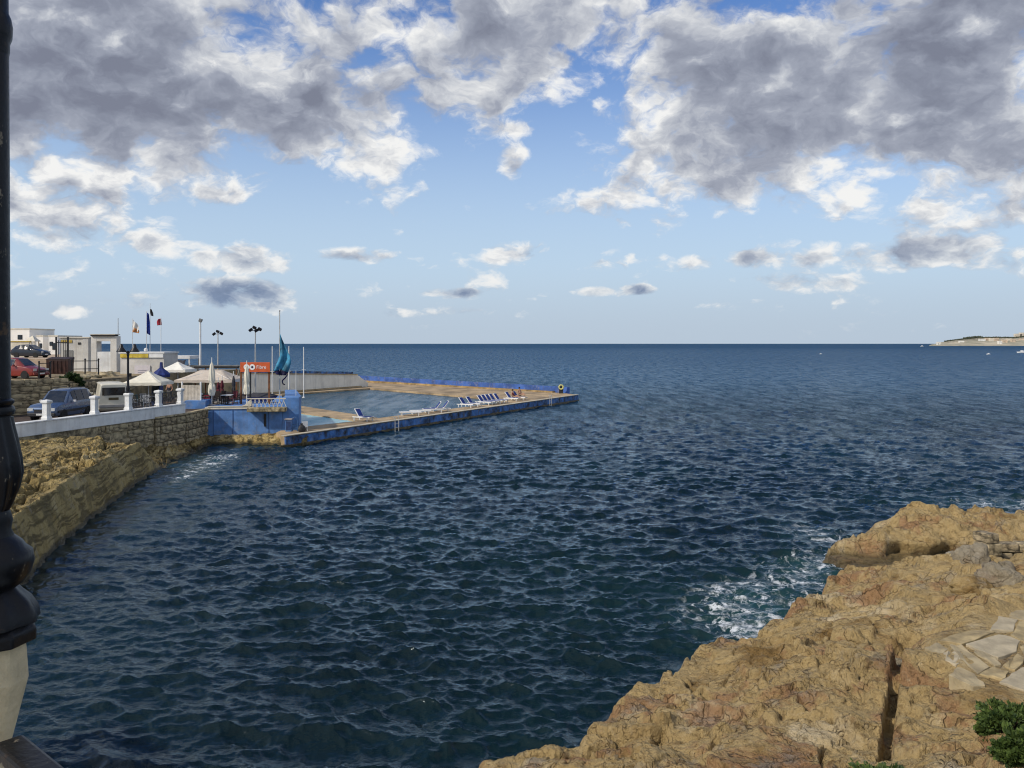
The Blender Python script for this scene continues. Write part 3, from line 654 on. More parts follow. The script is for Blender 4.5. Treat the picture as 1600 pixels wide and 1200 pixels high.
# ------------------------------------------------------------------ cars
def car(name, label, loc, rz, L, W, H, paint, kind='suv'):
    t = thing(name, label, 'car' if kind != 'van' else 'van', loc, rz)
    # stations along x (front = +): (x, sill, shoulder, roof, width, roof width)
    g0 = .22 if kind != 'suv' else .30
    if kind == 'suv':
        st = [(.500, .52, .66, .68, .80, .70), (.485, .36, .80, .84, .93, .80), (.40, g0 + .06, .98, 1.02, 1.0, .84), (.215, g0, 1.06, 1.10, 1.0, .84), (.075, g0, 1.08, H - .10, 1.0, .70), (-.02, g0, 1.09, H - .01, 1.0, .70), (-.20, g0, 1.10, H, 1.0, .70), (-.36, g0 + .04, 1.10, H - .01, 1.0, .69), (-.455, .36, 1.08, H - .12, .97, .66), (-.495, .45, .98, 1.04, .93, .80)]
        wins = [(4, 5), (5, 6), (6, 7)]; ws = (3, 4); rw_ = (8, 9)
    elif kind == 'van':
        st = [(.500, .45, .62, .66, .85, .75), (.485, .30, .85, .90, .95, .85), (.40, g0, 1.05, 1.12, 1.0, .86), (.30, g0, 1.12, H - .12, 1.0, .80), (.20, g0, 1.12, H, 1.0, .82), (.0, g0, 1.12, H, 1.0, .83), (-.25, g0, 1.12, H, 1.0, .83), (-.465, g0, 1.12, H - .01, 1.0, .83), (-.495, .34, 1.10, H - .10, .97, .80)]
        wins = [(3, 4), (4, 5)]; ws = (2, 3); rw_ = None
    else:
        st = [(.500, .42, .55, .57, .80, .66), (.48, .28, .66, .70, .93, .78), (.40, g0, .80, .84, 1.0, .82), (.26, g0, .90, .94, 1.0, .82), (.07, g0, .93, H - .06, 1.0, .68), (-.05, g0, .94, H, 1.0, .68), (-.22, g0, .96, H - .02, 1.0, .67), (-.38, g0, .98, H - .15, 1.0, .63), (-.47, .30, .92, 1.0, .95, .74), (-.495, .40, .74, .80, .90, .74)]
        wins = [(4, 5), (5, 6), (6, 7)]; ws = (3, 4); rw_ = (7, 8)
    ring = []
    for (x, a, s, r, w_, rw2) in st:
        h = W / 2
        half = [(h * w_ * .80, a - .05), (h * w_ * .97, a), (h * w_ * 1.0, (a + s) / 2), (h * w_ * .97, s), (h * rw2, r - .04), (h * rw2 * .86, r), (0, r + .02)]
        ring.append((x * L, half))
    b = MB(); k = 13; vs = []
    for x, half in ring:
        row = [(x, y, z) for y, z in half] + [(x, -y, z) for y, z in half[-2::-1]]; vs += row
    n = len(ring)
    fs = [(i * k + j, i * k + j + 1, (i + 1) * k + j + 1, (i + 1) * k + j) for i in range(n - 1) for j in range(k - 1)]
    fs += [tuple(range(k)), tuple((n - 1) * k + j for j in range(k - 1, -1, -1))]
    fs += [(i * k, (i + 1) * k, (i + 1) * k + k - 1, i * k + k - 1) for i in range(n - 1)]
    body = b.add(vs, fs).build('body', paint, t, smooth=True, bevel=.025)
    def patch(nm, quad, off, m=M_GLASS, shrink=.10):
        q = [Vector(v) for v in quad]; c = sum(q, Vector()) / 4
        nr = (q[1] - q[0]).cross(q[3] - q[0]).normalized()
        if nr.dot(Vector((c.x * .2, c.y, c.z - .8))) < 0: nr = -nr
        q = [v + (c - v) * shrink + nr * off for v in q]
        return MB().add(q, [(0, 1, 2, 3)]).build(nm, m, t, thick=.012)
    P = lambda i, j, s=1: (ring[i][0], ring[i][1][j][0] * s, ring[i][1][j][1])
    for s in (1, -1):
        for (i, j) in wins: patch('side_window', (P(i, 3, s), P(j, 3, s), P(j, 4, s), P(i, 4, s)), .012, M_GLASS, .11)
        hx = ring[1][0]
        patch('headlight', ((ring[1][0], s * W * .44, st[1][1] + .30), (ring[1][0], s * W * .26, st[1][1] + .30), (ring[1][0], s * W * .26, st[1][1] + .48), (ring[1][0], s * W * .44, st[1][1] + .48)), .06, mat('lamp_glass', (.62, .63, .62), .2, .1, 8, 0), .0) if kind != 'van' else None
        MB().box((ring[4][0] + .12 if kind != 'van' else ring[3][0] + .1, s * (W / 2 + .10), st[4][2] + .06), (.10, .20, .15)).build('mirror', mat('mirror_shell', (.55, .56, .58), .4, .1, 4, 0) if kind == 'suv' else paint, t, bevel=.03)
        tl = -.478 * L
        MB().box((tl - .02, s * W * .41, .95 if kind != 'hatch' else .78), (.06, .14, .26)).build('tail_light', mat('red_lamp', (.30, .015, .012), .3, .1, 8, 0), t, bevel=.01)
    patch('windscreen', (P(ws[0], 5, 1), P(ws[0], 5, -1), P(ws[1], 5, -1), P(ws[1], 5, 1)), .015, M_GLASS, .07)
    if rw_: patch('rear_window', (P(rw_[0], 5, 1), P(rw_[0], 5, -1), P(rw_[1], 5, -1), P(rw_[1], 5, 1)), .015, M_GLASS, .10)
    else:
        MB().box((-.5 * L - .0, 0, 1.47), (.03, W * .74, .52)).build('rear_window', M_GLASS, t, bevel=.03)
        MB().box((-.5 * L + .0, 0, .98), (.03, .60, .16)).build('number_plate', mat('plate_dark', (.08, .06, .02), .5, .2, 9, 0), t)
        MB().box((-.5 * L - .03, 0, .50), (.12, W * .96, .20)).build('bumper', mat('bumper_grey', (.30, .30, .30), .6, .1, 4, 0), t, bevel=.03)
    MB().box((.492 * L, 0, .66 if kind != 'hatch' else .50), (.10, W * .46, .18)).build('grille', M_DARKTRIM, t, bevel=.01)
    MB().box((.495 * L, 0, .44 if kind != 'hatch' else .36), (.14, W * .90, .20)).build('bumper', M_DARKTRIM if kind == 'suv' else paint, t, bevel=.04)
    if kind != 'van':
        MB().box((.495 * L + .075, 0, .46 if kind != 'hatch' else .38), (.015, .50, .11)).build('number_plate', mat('plate_white', (.7, .7, .68), .5, .1, 9, 0), t)
    if kind == 'suv':
        for s in (1, -1):
            MB().box((0, s * (W / 2 - .01), .60), (L * .9, .05, .14)).build('side_trim', M_DARKTRIM, t, bevel=.015)
            MB().tube([(.02 * L, s * W * .31, H + .02), (0, s * W * .31, H + .07), (-.33 * L, s * W * .31, H + .07), (-.36 * L, s * W * .31, H + .01)], .018, 6).build('roof_rail', M_DARKTRIM, t)
    wr = .36 if kind == 'suv' else .31
    for x in (.315 * L, -.295 * L):
        for s in (1, -1):
            y = s * (W / 2 - .10)
            MB().cyl((x, y + s * .02, wr + .03), (x, y + s * .085, wr + .03), wr + .075, wr + .06, 20).build('wheel_arch', M_DARKTRIM, t)
            ty = MB().lathe([(wr * .62, -.11), (wr * .94, -.11), (wr, -.08), (wr, .08), (wr * .94, .11), (wr * .62, .11)], 22).build('wheel', M_TYRE, t, smooth=True, loc=(x, y + s * .01, wr))
            ty.rotation_euler = (R(90), 0, 0)
            rim = MB().lathe([(wr * .63, -.09), (wr * .63, .09)], 16)
            for q in range(5):
                a = q * 2 * math.pi / 5
                rim.box((math.cos(a) * wr * .3, math.sin(a) * wr * .3, -s * .095), (wr * .55, .07, .02), a)
            rim.build('rim', M_RIM, ty)
    return t
qrot = math.atan2(pd.y, pd.x)
car('parked_suv', 'blue grey four-wheel-drive car parked behind the white parapet', (wx(97, 51.5), 51.5, ZQ), qrot + math.pi + R(12), 4.6, 1.85, 1.86, mat('suv_paint', (.075, .115, .20), .28, .12, .5, 0, metal=.5, coat=.6), 'suv')
car('parked_van', 'white van seen from behind, parked beside the tall black lamp', (wx(172, 57.5), 57.5, ZQ), R(121), 4.7, 1.85, 2.0, mat('van_paint', (.66, .63, .52), .4, .08, .6, 0, coat=.3), 'van')
car('parked_hatchback', 'red hatchback on the upper terrace beside the dumpster', (wx(30, 62.5), 62.5, ZU), R(-12), 3.9, 1.7, 1.55, mat('red_paint', (.20, .020, .012), .3, .12, .5, 0, coat=.6), 'hatch')
car('parked_hatchback', 'black hatchback parked high up in front of the white houses', (wx(48, 96), 96, ZV), R(-8), 3.9, 1.7, 1.5, mat('black_paint', (.012, .014, .022), .25, .12, .5, 0, coat=.6), 'hatch')

# ------------------------------------------------------------------ upper terrace: dumpster, gate, railings, hut, portal, houses
d = 65.5; x = wx(94, d)
t = thing('dumpster', 'dark brown wheeled dumpster beside the red hatchback', 'dumpster', (x, d, ZU), R(6))
M_BROWN = mat('brown_metal', (.060, .024, .017), .6, .3, 3, .2)
MB().box((0, 0, .78), (1.60, 1.05, 1.10), 0, 1.04).build('body', M_BROWN, t, bevel=.03)
MB().prism([(-.86, -.56), (.86, -.56), (.86, .56), (-.86, .56)], 1.335, [1.40, 1.40, 1.55, 1.55]).build('lid', mat('dark_lid', (.03, .014, .012), .6, .2, 4, .1), t, bevel=.02)
for i in range(5): MB().box((-.6 + .3 * i, -.55, .80), (.05, .05, .9)).build('rib', M_BROWN, t)
for s in (-1, 1):
    MB().cyl((s * .6, -.42, .0), (s * .6, -.42, .22), .09, .09, 10).build('wheel', M_TYRE, t)
d = 74; x = wx(97, d)
t = thing('iron_gate', 'tall black iron gate behind the dumpster', 'gate', (x, d, ZU))
for s in (-1, 1): MB().box((s * .52, 0, 1.6), (.12, .12, 3.2)).build('gate_post', M_BLACK, t)
for z in (.3, 2.7): MB().box((0, 0, z), (.92, .06, .08)).build('rail', M_BLACK, t)
for i in range(4): MB().cyl((-.33 + .22 * i, 0, .2), (-.33 + .22 * i, 0, 2.9), .03, None, 6).build('bar', M_BLACK, t)
def railing(label, pts_, h, rails=2):
    t = thing('railing', label, 'railing', (pts_[0][0], pts_[0][1], pts_[0][2]))
    o = Vector(pts_[0])
    for p in pts_:
        q = Vector(p) - o
        MB().cyl(q, q + Vector((0, 0, h)), .055, .05, 8).lathe([(.05, 0), (.085, .04), (.05, .12)], 8, q + Vector((0, 0, h))).build('post', M_BLACK, t)
    for k in range(rails):
        z = h * (.95 - .45 * k)
        for a, b in zip(pts_[:-1], pts_[1:]):
            MB().cyl(Vector(a) - o + Vector((0, 0, z)), Vector(b) - o + Vector((0, 0, z)), .03, None, 6).build('rail', M_BLACK, t)
    return t
railing('black two-rail railing between red hatchback and dumpster', [(wx(61, 61.5), 61.5, ZU), (wx(79, 62.5), 62.5, ZU)], 1.2)
railing('black two-rail railing in front of the grey hut', [(wx(112, 63), 63, ZU), (wx(133, 63.5), 63.5, ZU), (wx(154, 64), 64, ZU)], 1.35)
d = 79
t = thing('kiosk', 'grey rendered flat-roofed kiosk left of the portal frame', 'kiosk', (wx(127, d), d, ZU))
MB().box((0, 0, 1.55), (2.7, 2.4, 3.1)).build('wall', M_GREY, t, bevel=.03)
MB().box((0, 0, 3.17), (2.9, 2.6, .14)).build('roof', mat('roof_pale', (.55, .52, .45), .8, .1, 1, .1), t, bevel=.02)
MB().box((-.75, -1.23, 2.82), (1.05, .06, .24)).build('fascia_sign', mat('ochre_board', (.46, .33, .06), .6, .2, 4, .1), t)
f_ = MB().box((-.55, -1.22, 1.0), (.8, .06, 2.0)).build('door', mat('door_grey', (.22, .22, .21), .6, .15, 3, .1), t)
MB().box((-.25, -1.27, 1.0), (.06, .06, .16)).build('handle', M_STEEL, f_)
MB().box((.45, -1.22, 2.62), (.26, .06, .20)).build('vent', M_DARKTRIM, t)
MB().box((1.1, -1.28, 1.5), (.5, .15, 3.05)).build('pilaster', mat('grey_render_light', (.56, .55, .52), .85, .1, .5, .2), t)
d = 77
t = thing('portal_frame', 'pale grey portal frame with an open view of the sea', 'portal', (wx(165, d), d, ZU))
M_PORT = mat('portal_render', (.64, .62, .575), .85, .10, .5, .25)
MB().box((-.90, 0, 1.65), (.52, .8, 3.3)).build('leg', M_PORT, t, bevel=.02)
MB().box((.92, 0, 1.65), (.58, .8, 3.3)).build('leg', M_PORT, t, bevel=.02)
MB().box((0, 0, 3.06), (1.268, .8, .48)).build('lintel', M_PORT, t)
MB().box((0, 0, .93), (1.268, .7, 1.86)).build('low_wall', M_WHITE, t)
MB().box((-.05, -.12, 3.36), (2.15, .9, .12)).build('roof_beam', mat('dark_beam', (.03, .025, .022), .7, .2, 4, .1), t)
MB().box((.0, -.12, 3.46), (2.35, 1.0, .06)).build('roof_slab', mat('roof_pale', ()), t)
def house(label, px0, px1, ytop, d, base, m, wins=(), roof='flat', depth=7):
    x0, x1 = wx(px0, d), wx(px1, d); h = wz(ytop, d) - base; W_ = x1 - x0
    t = thing('house', label, 'house', ((x0 + x1) / 2, d + depth / 2, base))
    MB().box((0, 0, h / 2), (W_, depth, h)).build('wall', m, t)
    MB().box((0, 0, h + .1), (W_ + .1, depth + .1, .2)).build('roof', M_CREAM, t)
    for (u, z, ww, hh) in wins:
        f = MB().box((u * W_ / 2, -depth / 2 - .02, z), (ww, .08, hh)).build('window', M_DARKTRIM, t)
        MB().box((u * W_ / 2, -depth / 2 - .07, z), (ww * .8, .03, hh * .8)).build('pane', M_GLASS, f)
    return t
M_HW = mat('house_white', (.87, .85, .80), .8, .06, .3, .1)
house('tall plain white house at far left behind the black lamp post', 4, 46, 515, 128, ZV, M_HW, [(.3, 2.6, .7, .7), (-.1, 1.2, .8, 1.0)])
house('low white house right of the tall plain one', 57, 67, 526, 126, ZV, M_HW, [(.2, 1.3, .5, .7)])
house('cream house set between two low white ones', 67, 76, 528, 131, ZV, mat('house_cream', (.58, .52, .42), .8, .12, .3, .1), [(0, 1.5, .6, .9), (.6, 1.5, .4, .9)])
house('low white house nearest the iron gate', 76, 90, 526, 124, ZV, M_HW, [(-.4, 1.6, .5, .6), (.3, 1.2, .6, 1.0)])
house('long low pale house behind the kiosk', 90, 112, 529, 134, ZV, mat('house_cream', ()), [(-.3, 1.4, .5, .8), (.4, 1.4, .5, .8)])
t = thing('gazebo', 'little cream pyramid roofed gazebo left of the low white houses', 'gazebo', (wx(51, 120), 120, ZV))
for sx in (-1, 1):
    for sy in (-1, 1): MB().box((sx * .55, sy * .55, .95), (.14, .14, 1.9)).build('post', M_CREAM, t)
MB().lathe([(1.05, 1.9), (1.05, 2.0), (.05, 2.75)], 4, a0=math.pi / 4).build('roof', M_CREAM, t)
t = thing('garden_wall', 'cream garden wall with an ochre cap beside the black hatchback', 'wall', (wx(25, 104), 104, ZV))
MB().box((0, 0, .9), (3.4, .3, 1.8)).build('wall', M_CREAM, t); MB().box((0, 0, 1.87), (3.6, .42, .14)).build('cap', mat('ochre_board', ()), t)

# ------------------------------------------------------------------ lido: blue terrace, pools, decks
BL, BR = (-21.88, 59.35), (-15.4, 60.2)
t = terr = thing('terrace_building', 'blue painted terrace wall of the lido above the rocks', 'building', (BL[0], BL[1], 0), math.atan2(BR[1] - BL[1], BR[0] - BL[0]))
LT = math.hypot(BR[0] - BL[0], BR[1] - BL[1])
def tl(x, y):
    v = Matrix.Rotation(-terr.rotation_euler.z, 2) @ Vector((x - BL[0], y - BL[1])); return (v.x, v.y)
MB().prism([(0, 0), (LT - 1.2, 0), (LT - 1.2, 1.2), tl(wx(440, 72), 72), tl(-21.9, 72.4)], .2, 2.5).build('wall', M_BLUE, t, bevel=.02)
MB().prism([(LT - 1.196, 0), (LT, 0), (LT - .02, 1.4), tl(wx(463, 70), 70), tl(wx(445, 70), 70), (LT - 1.196, 1.5)], .18, 3.13).build('corner_pier', mat('blue_pier_paint', (.10, .24, .54), .65, .2, .8, .25, 9, stain=.2), t, bevel=.03)
MB().box((-.75, 1.2, 2.55), (1.45, 2.0, .75)).build('side_wall', mat('blue_pier_paint', ()), t, bevel=.02)
pr = [(.15, 2.52), (2.6, 2.52), (2.75, 2.60), (2.95, 2.86), (3.1, 2.94), (3.2, 2.80), (3.2, 2.503), (.15, 2.503)]
b = MB(); n = len(pr); b.add([(x, -.12, z) for x, z in pr] + [(x, .28, z) for x, z in pr], [tuple(range(n)), tuple(range(2 * n - 1, n - 1, -1))] + [(i, i + n, (i + 1) % n + n, (i + 1) % n) for i in range(n)])
b.build('coping', M_CREAM, t, bevel=.02)
MB().box((1.5, -.03, 2.40), (3.0, .08, .16)).build('ledge', M_CREAM, t)
for x in (.55, 1.9, 4.4): MB().box((x, -.012, 1.25), (.03, .03, 2.0)).build('drain_seam', mat('blue_seam', (.02, .05, .15), .7, .2, 4, 0), t)
MB().box((4.15, -.06, 1.5), (.14, .14, .9)).build('down_pipe', M_DARKTRIM, t)
# balcony with lattice balustrade
b = MB().box((4.35, -.40, 2.30), (2.7, .85, .30)); b.build('balcony_slab', M_STONE2, t, bevel=.05)
bal = MB().box((4.35, -.76, 3.10), (2.7, .07, .07)).build('balcony_rail', M_CREAM, t)
for i in range(19):
    x = 3.08 + i * .141
    MB().box((x, -.76, 2.755), (.035, .04, .60), M=Matrix.Rotation(R(22 if i % 2 else -22), 4, 'Y')).build('lattice_bar', M_CREAM, bal)
# cabinet, hoop ladder
c = thing('utility_cabinet', 'small blue utility cabinet with grey top against the blue wall', 'cabinet', (wx(451, 59.2), 59.35, .75))
MB().box((0, 0, .42), (.42, .5, .84)).build('body', mat('blue_pier_paint', ()), c, bevel=.02); MB().box((0, -.02, .88), (.52, .6, .08)).build('top', mat('grey_top', (.33, .30, .29), .7, .2, 4, .1), c, bevel=.01)
MB().box((0, -.26, .42), (.34, .02, .62)).build('door', mat('blue_seam', ()), c)
c = thing('hoop_ladder', 'blue metal hoop handrail beside the utility cabinet', 'ladder', (wx(460, 59.2), 59.3, .75))
hp = [(-.2, 0, 0), (-.2, 0, .8), (-.14, 0, .95), (0, 0, 1.02), (.14, 0, .95), (.2, 0, .8), (.2, 0, 0)]
MB().tube(hp, .035, 8).build('hoop', mat('blue_metal', (.05, .13, .30), .5, .2, 4, 0), c)
for z in (.25, .5): MB().cyl((-.2, 0, z), (.2, 0, z), .025, None, 6).build('rung', mat('blue_metal', ()), c)

# rock footing below the terrace
fx = np.linspace(-23.2, -14.2, 150); fy = np.linspace(56.6, 60.0, 60); FXg, FYg = np.meshgrid(fx, fy)
edge = 57.9 - .10 * (FXg + 22) + .45 * fbm(FXg * .7, FYg * .2, 3, .5, 5)
hz = -.5 + 1.0 * sstep(FYg - edge, -.2, .55) + .22 * fbm(FXg * 1.3, FYg * 1.3, 5, .6, 6) + .18 * (worley(FXg * 1.4, FYg * 1.4, 7)[2] - .5)
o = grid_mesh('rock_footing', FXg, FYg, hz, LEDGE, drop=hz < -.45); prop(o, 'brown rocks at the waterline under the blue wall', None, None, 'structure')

# decks and pools
ZD = .75
A = gp(446, 681.5, ZD); A2 = gp(600, 659.8, ZD); A3 = gp(800, 631.4, ZD); B = gp(902, 617, ZD)
a = gp(592, 653, ZD); b_ = gp(788, 628.3, ZD); c_ = gp(768, 622.3, ZD); d_ = gp(578, 606.4, ZD); e_ = gp(440, 616.3, ZD); f_ = gp(440, 629.5, ZD)
k1 = gp(452, 643, ZD); k2 = gp(557, 657.5, ZD); k3 = gp(474, 666.8, ZD); k4 = gp(449, 668, ZD); gg = gp(575, 597, ZD); hh = gp(882, 614.2, ZD); ge = gp(436, 614.6, ZD)
deck = MB()
for P in ([A, A2, a, k2, k3, k4, (-16.6, 58.6)], [A2, A3, b_, a], [A3, B, hh, c_, b_], [c_, hh, gg, d_], [k1, k2, a, f_], [d_, gg, ge, e_], [k4, k1, (-22.4, 73), (-16.2, 60.6)], [k1, f_, e_, ge, (-37, 96), (-30.2, 84.2), (-24.2, 76.2), (-22.4, 73)]): deck.prism(P, -.6, ZD)
pool_deck = deck.build('pool_deck', M_DECK); prop(pool_deck, 'sandy concrete deck round the sea pools', None, None, 'structure')
def offset_strip(p, q, o0, o1, z0, z1, name, m, ext=0.0, parent=pool_deck):
    P = Vector((*p, 0)); Q = Vector((*q, 0)); u = (Q - P).normalized(); n_ = Vector((u.y, -u.x, 0)); P = P - u * ext; Q = Q + u * ext
    return MB().prism([(P + n_ * o0)[:2], (P + n_ * o1)[:2], (Q + n_ * o1)[:2], (Q + n_ * o0)[:2]], z0, z1).build(name, m, parent)
offset_strip(A, B, .004, .10, .16, .70, 'fascia', M_BLUE_D, .1)
offset_strip(A, B, -.30, .16, .755, .80, 'edge_coping', mat('pale_coping', (.52, .47, .36), .8, .15, 1, .2), .1)
offset_strip(B, hh, .004, .10, .16, .70, 'end_fascia', M_BLUE_D, .1)
uA = (Vector((*B, 0)) - Vector((*A, 0))); LA = uA.length; uA.normalize(); nA = Vector((uA.y, -uA.x, 0))
ss = np.linspace(-.6, LA + .3, 420); tt = np.linspace(0, 1, 9); SS, TT = np.meshgrid(ss, tt)
off = .05 + TT * (.28 + .22 * fbm(SS * .8, TT, 3, .6, 4)) + .10 * fbm(SS * 2.2, TT * 3, 4, .6, 9)
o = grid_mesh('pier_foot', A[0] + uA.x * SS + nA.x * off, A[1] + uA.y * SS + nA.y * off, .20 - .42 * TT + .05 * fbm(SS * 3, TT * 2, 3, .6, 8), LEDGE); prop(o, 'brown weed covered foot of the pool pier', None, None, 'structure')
for (px, py) in ((617, 660), (858, 624)):
    q = gp(px, py, ZD); l = thing('pool_ladder', 'steel ladder fixed to the outer side of the pier %s' % ('near its middle' if px < 700 else 'near its far tip'), 'ladder', (q[0] + nA.x * .2, q[1] + nA.y * .2, 0), math.atan2(uA.y, uA.x))
    for s in (-1, 1): MB().tube([(s * .25, .15, 1.15), (s * .25, 0, 1.2), (s * .25, 0, -.3)], .03, 6).build('rail', M_STEEL, l)
    for z in (.05, .35, .65): MB().cyl((-.25, 0, z), (.25, 0, z), .022, None, 6).build('rung', M_STEEL, l)
def pool_mat(name, col, rough):
    m = bpy.data.materials.new(name); m.use_nodes = True; g = G(m.node_tree); p = g.n['Principled BSDF']
    pos = g.n.new('ShaderNodeNewGeometry').outputs['Position']
    nr = g.bump(g.noise(pos, 1.6, 4, .6), .5, .15); g.n.remove(p)
    dif = g.n.new('ShaderNodeBsdfDiffuse'); g.put(dif.inputs[0], g.mix(g.noise(pos, .12, 3, .5), c4(tuple(x * .75 for x in col)), c4(tuple(x * 1.2 for x in col))))
    glo = g.n.new('ShaderNodeBsdfGlossy'); glo.inputs['Roughness'].default_value = rough; g.put(glo.inputs['Normal'], nr)
    fr_ = g.n.new('ShaderNodeFresnel'); fr_.inputs[0].default_value = 1.333; g.put(fr_.inputs[1], nr)
    ms = g.n.new('ShaderNodeMixShader'); g.put(ms.inputs[0], g.m('MINIMUM', fr_.outputs[0], g.sm(g.noise(g.v('MULTIPLY', pos, (.8, .15, 1)), 1.0, 4, .6), .3, .7, .16, .5))); g.l.new(dif.outputs[0], ms.inputs[1]); g.l.new(glo.outputs[0], ms.inputs[2]); g.l.new(ms.outputs[0], g.n['Material Output'].inputs[0]); return m
def inset_poly(P, k):
    c = Vector((sum(p[0] for p in P) / len(P), sum(p[1] for p in P) / len(P))); return [tuple((Vector(p) - c) * k + c) for p in P]
o = MB().add([(p[0], p[1], .55) for p in inset_poly([a, b_, c_, d_, e_, f_], 1.01)], [tuple(range(6))]).build('pool_water', pool_mat('main_pool_water', (.035, .085, .135), .12)); prop(o, 'dark blue rippled water of the large pool', None, None, 'structure')
o = MB().add([(p[0], p[1], .68) for p in inset_poly([k1, k2, k3, k4], 1.01)], [(0, 1, 2, 3)]).build('pool_water', pool_mat('small_pool_water', (.26, .50, .58), .12)); prop(o, 'pale blue shallow water of the small pool', None, None, 'structure')
# white wall and blue sea wall behind the pool
w0 = gp(330, 622, ZD); w1 = gp(562, 605, ZD); W0 = Vector((*w0, 0)); W1 = Vector((*w1, 0)); u = (W1 - W0).normalized(); n_ = Vector((u.y, -u.x, 0))
t = thing('pool_wall', 'white rendered wall at the left end of the large pool', 'wall', (w0[0], w0[1], 0), math.atan2(u.y, u.x)); Lw = (W1 - W0).length
b = MB(); pr = [(0, .76), (Lw + 2.0, .76), (Lw + 2.2, 1.25), (Lw - .4, 2.52), (0, 3.55)]; n = len(pr)
b.add([(x, .1, z) for x, z in pr] + [(x, .55, z) for x, z in pr], [tuple(range(n)), tuple(range(2 * n - 1, n - 1, -1))] + [(i, i + n, (i + 1) % n + n, (i + 1) % n) for i in range(n)])
b.build('face', mat('pool_wall_white', (.84, .79, .68), .75, .08, .5, .2, stain=.15), t)
ang_ = math.atan2(2.52 - 3.55, Lw - .4)
MB().box(((Lw - .4) / 2, .32, 3.10), (Lw - .4, .62, .14), M=Matrix.Rotation(-ang_, 4, 'Y')).build('cap', mat('tan_cap', (.48, .36, .20), .8, .2, 1, .2), t)
MB().box(((Lw - .4) / 2, 1.1, 3.32), (Lw - .4, .5, .30), M=Matrix.Rotation(-ang_, 4, 'Y')).build('blue_upstand', M_BLUE_D, t)
MB().box((Lw * .5, -.15, .86), (Lw, .45, .18)).build('step', mat('tan_cap', ()), t)
G0 = Vector((*gp(560, 596.2, ZD), 0)); H0 = Vector((*gp(886, 614.3, ZD), 0)); u = (H0 - G0).normalized(); Lg = (H0 - G0).length
t = thing('sea_wall', 'low blue painted sea wall along the far side of the pool', 'wall', (G0.x, G0.y, 0), math.atan2(u.y, u.x))
MB().prism([(0, 0), (Lg, 0), (Lg, .5), (0, .5)], -.4, [1.72, 1.50, 1.50, 1.72]).build('wall', mat('sea_wall_blue', (.05, .13, .42), .6, .22, .5, .2, stain=.3), t)
MB().prism([(0, -.55), (Lg - 2, -.55), (Lg - 2, -.003), (0, -.003)], .70, [1.02, .92, .92, 1.02]).build('bench_step', mat('ochre_step', (.42, .29, .13), .8, .3, .7, .3), t)
MB().prism([(-.5, -1.6), (1.8, -1.6), (1.8, -.56), (-.5, -.56)], .76, 1.35).build('end_block', mat('ochre_step', ()), t)
bb = thing('ring_box', 'yellow lifebuoy box at the far end of the blue sea wall', 'lifebuoy box', (wx(876, 105.5), 104.6, ZD))
MB().box((0, 0, .45), (.5, .25, .9)).build('stand', M_DARKTRIM, bb)
b = MB(); b.tube([(.26 * math.cos(i * math.pi / 8), -.2, .8 + .26 * math.sin(i * math.pi / 8)) for i in range(17)], .09, 8); b.build('ring', mat('yellow_ring', (.62, .60, .22), .5, .1, 4, 0), bb)

# ------------------------------------------------------------------ sun loungers
M_LW = mat('lounger_white', (.76, .76, .74), .5, .06, 3, 0); M_LB = mat('lounger_blue', (.02, .05, .25), .8, .2, 6, .1)
def lounger(label, px, py, rz, up=True, blue=True):
    q = gp(px, py, ZD); t = thing('sun_lounger', label, 'sun lounger', (q[0], q[1], ZD), rz, 'sun loungers on the pool deck')
    for s in (-1, 1):
        MB().box((0, s * .30, .30), (1.9, .05, .07)).build('side_rail', M_LW, t)
        for x in (-.75, .7): MB().box((x, s * .30, .135), (.06, .06, .27)).build('leg', M_LW, t)
    MB().box((.33, 0, .345), (1.2, .56, .03)).build('seat', M_LW if not up else M_LW, t)
    if up:
        Mx = Matrix.Rotation(R(52), 4, 'Y')
        MB().box((-.52, 0, .66), (.80, .58, .05), M=Mx).build('backrest', M_LW, t)
        MB().box((-.485, 0, .675), (.68, .46, .03), M=Mx).build('back_sling', M_LB, t)
    else: MB().box((-.62, 0, .345), (.66, .56, .03)).build('backrest', M_LW, t)
    if blue: MB().box((.30, 0, .372), (1.05, .44, .02)).build('seat_sling', M_LB, t)
    return t
ua = math.atan2(uA.y, uA.x)
lounger('blue lounger standing alone by the corner of the small pool', 568, 657.5, R(-35))
lounger('flat white lounger nearest the ladder in the pier middle', 641, 649.5, R(15), False, False)
lounger('flat white lounger between the flat one and the blue-backed pair', 657, 647, R(15), False, False)
lounger('left blue-backed lounger of the pair beside two flat white ones', 676, 644.5, R(195))
lounger('right blue-backed lounger of the pair beside two flat white ones', 688, 643, R(195))
lounger('left lounger of the pair in the middle of the pier row', 729, 636.5, R(-30))
lounger('right lounger of the pair in the middle of the pier row', 740, 635.2, R(-30))
for i, px in enumerate((757, 763, 769, 775, 782)):
    lounger('%s of five close-packed blue loungers near the sunbathers' % ('first', 'second', 'third', 'fourth', 'fifth')[i], px, 632.6 - i * .85, R(-30))
lounger('blue lounger under the left sunbather near the pier tip', 800, 626.5, R(-30))
lounger('blue lounger under the right sunbather near the pier tip', 811, 625, R(-30))

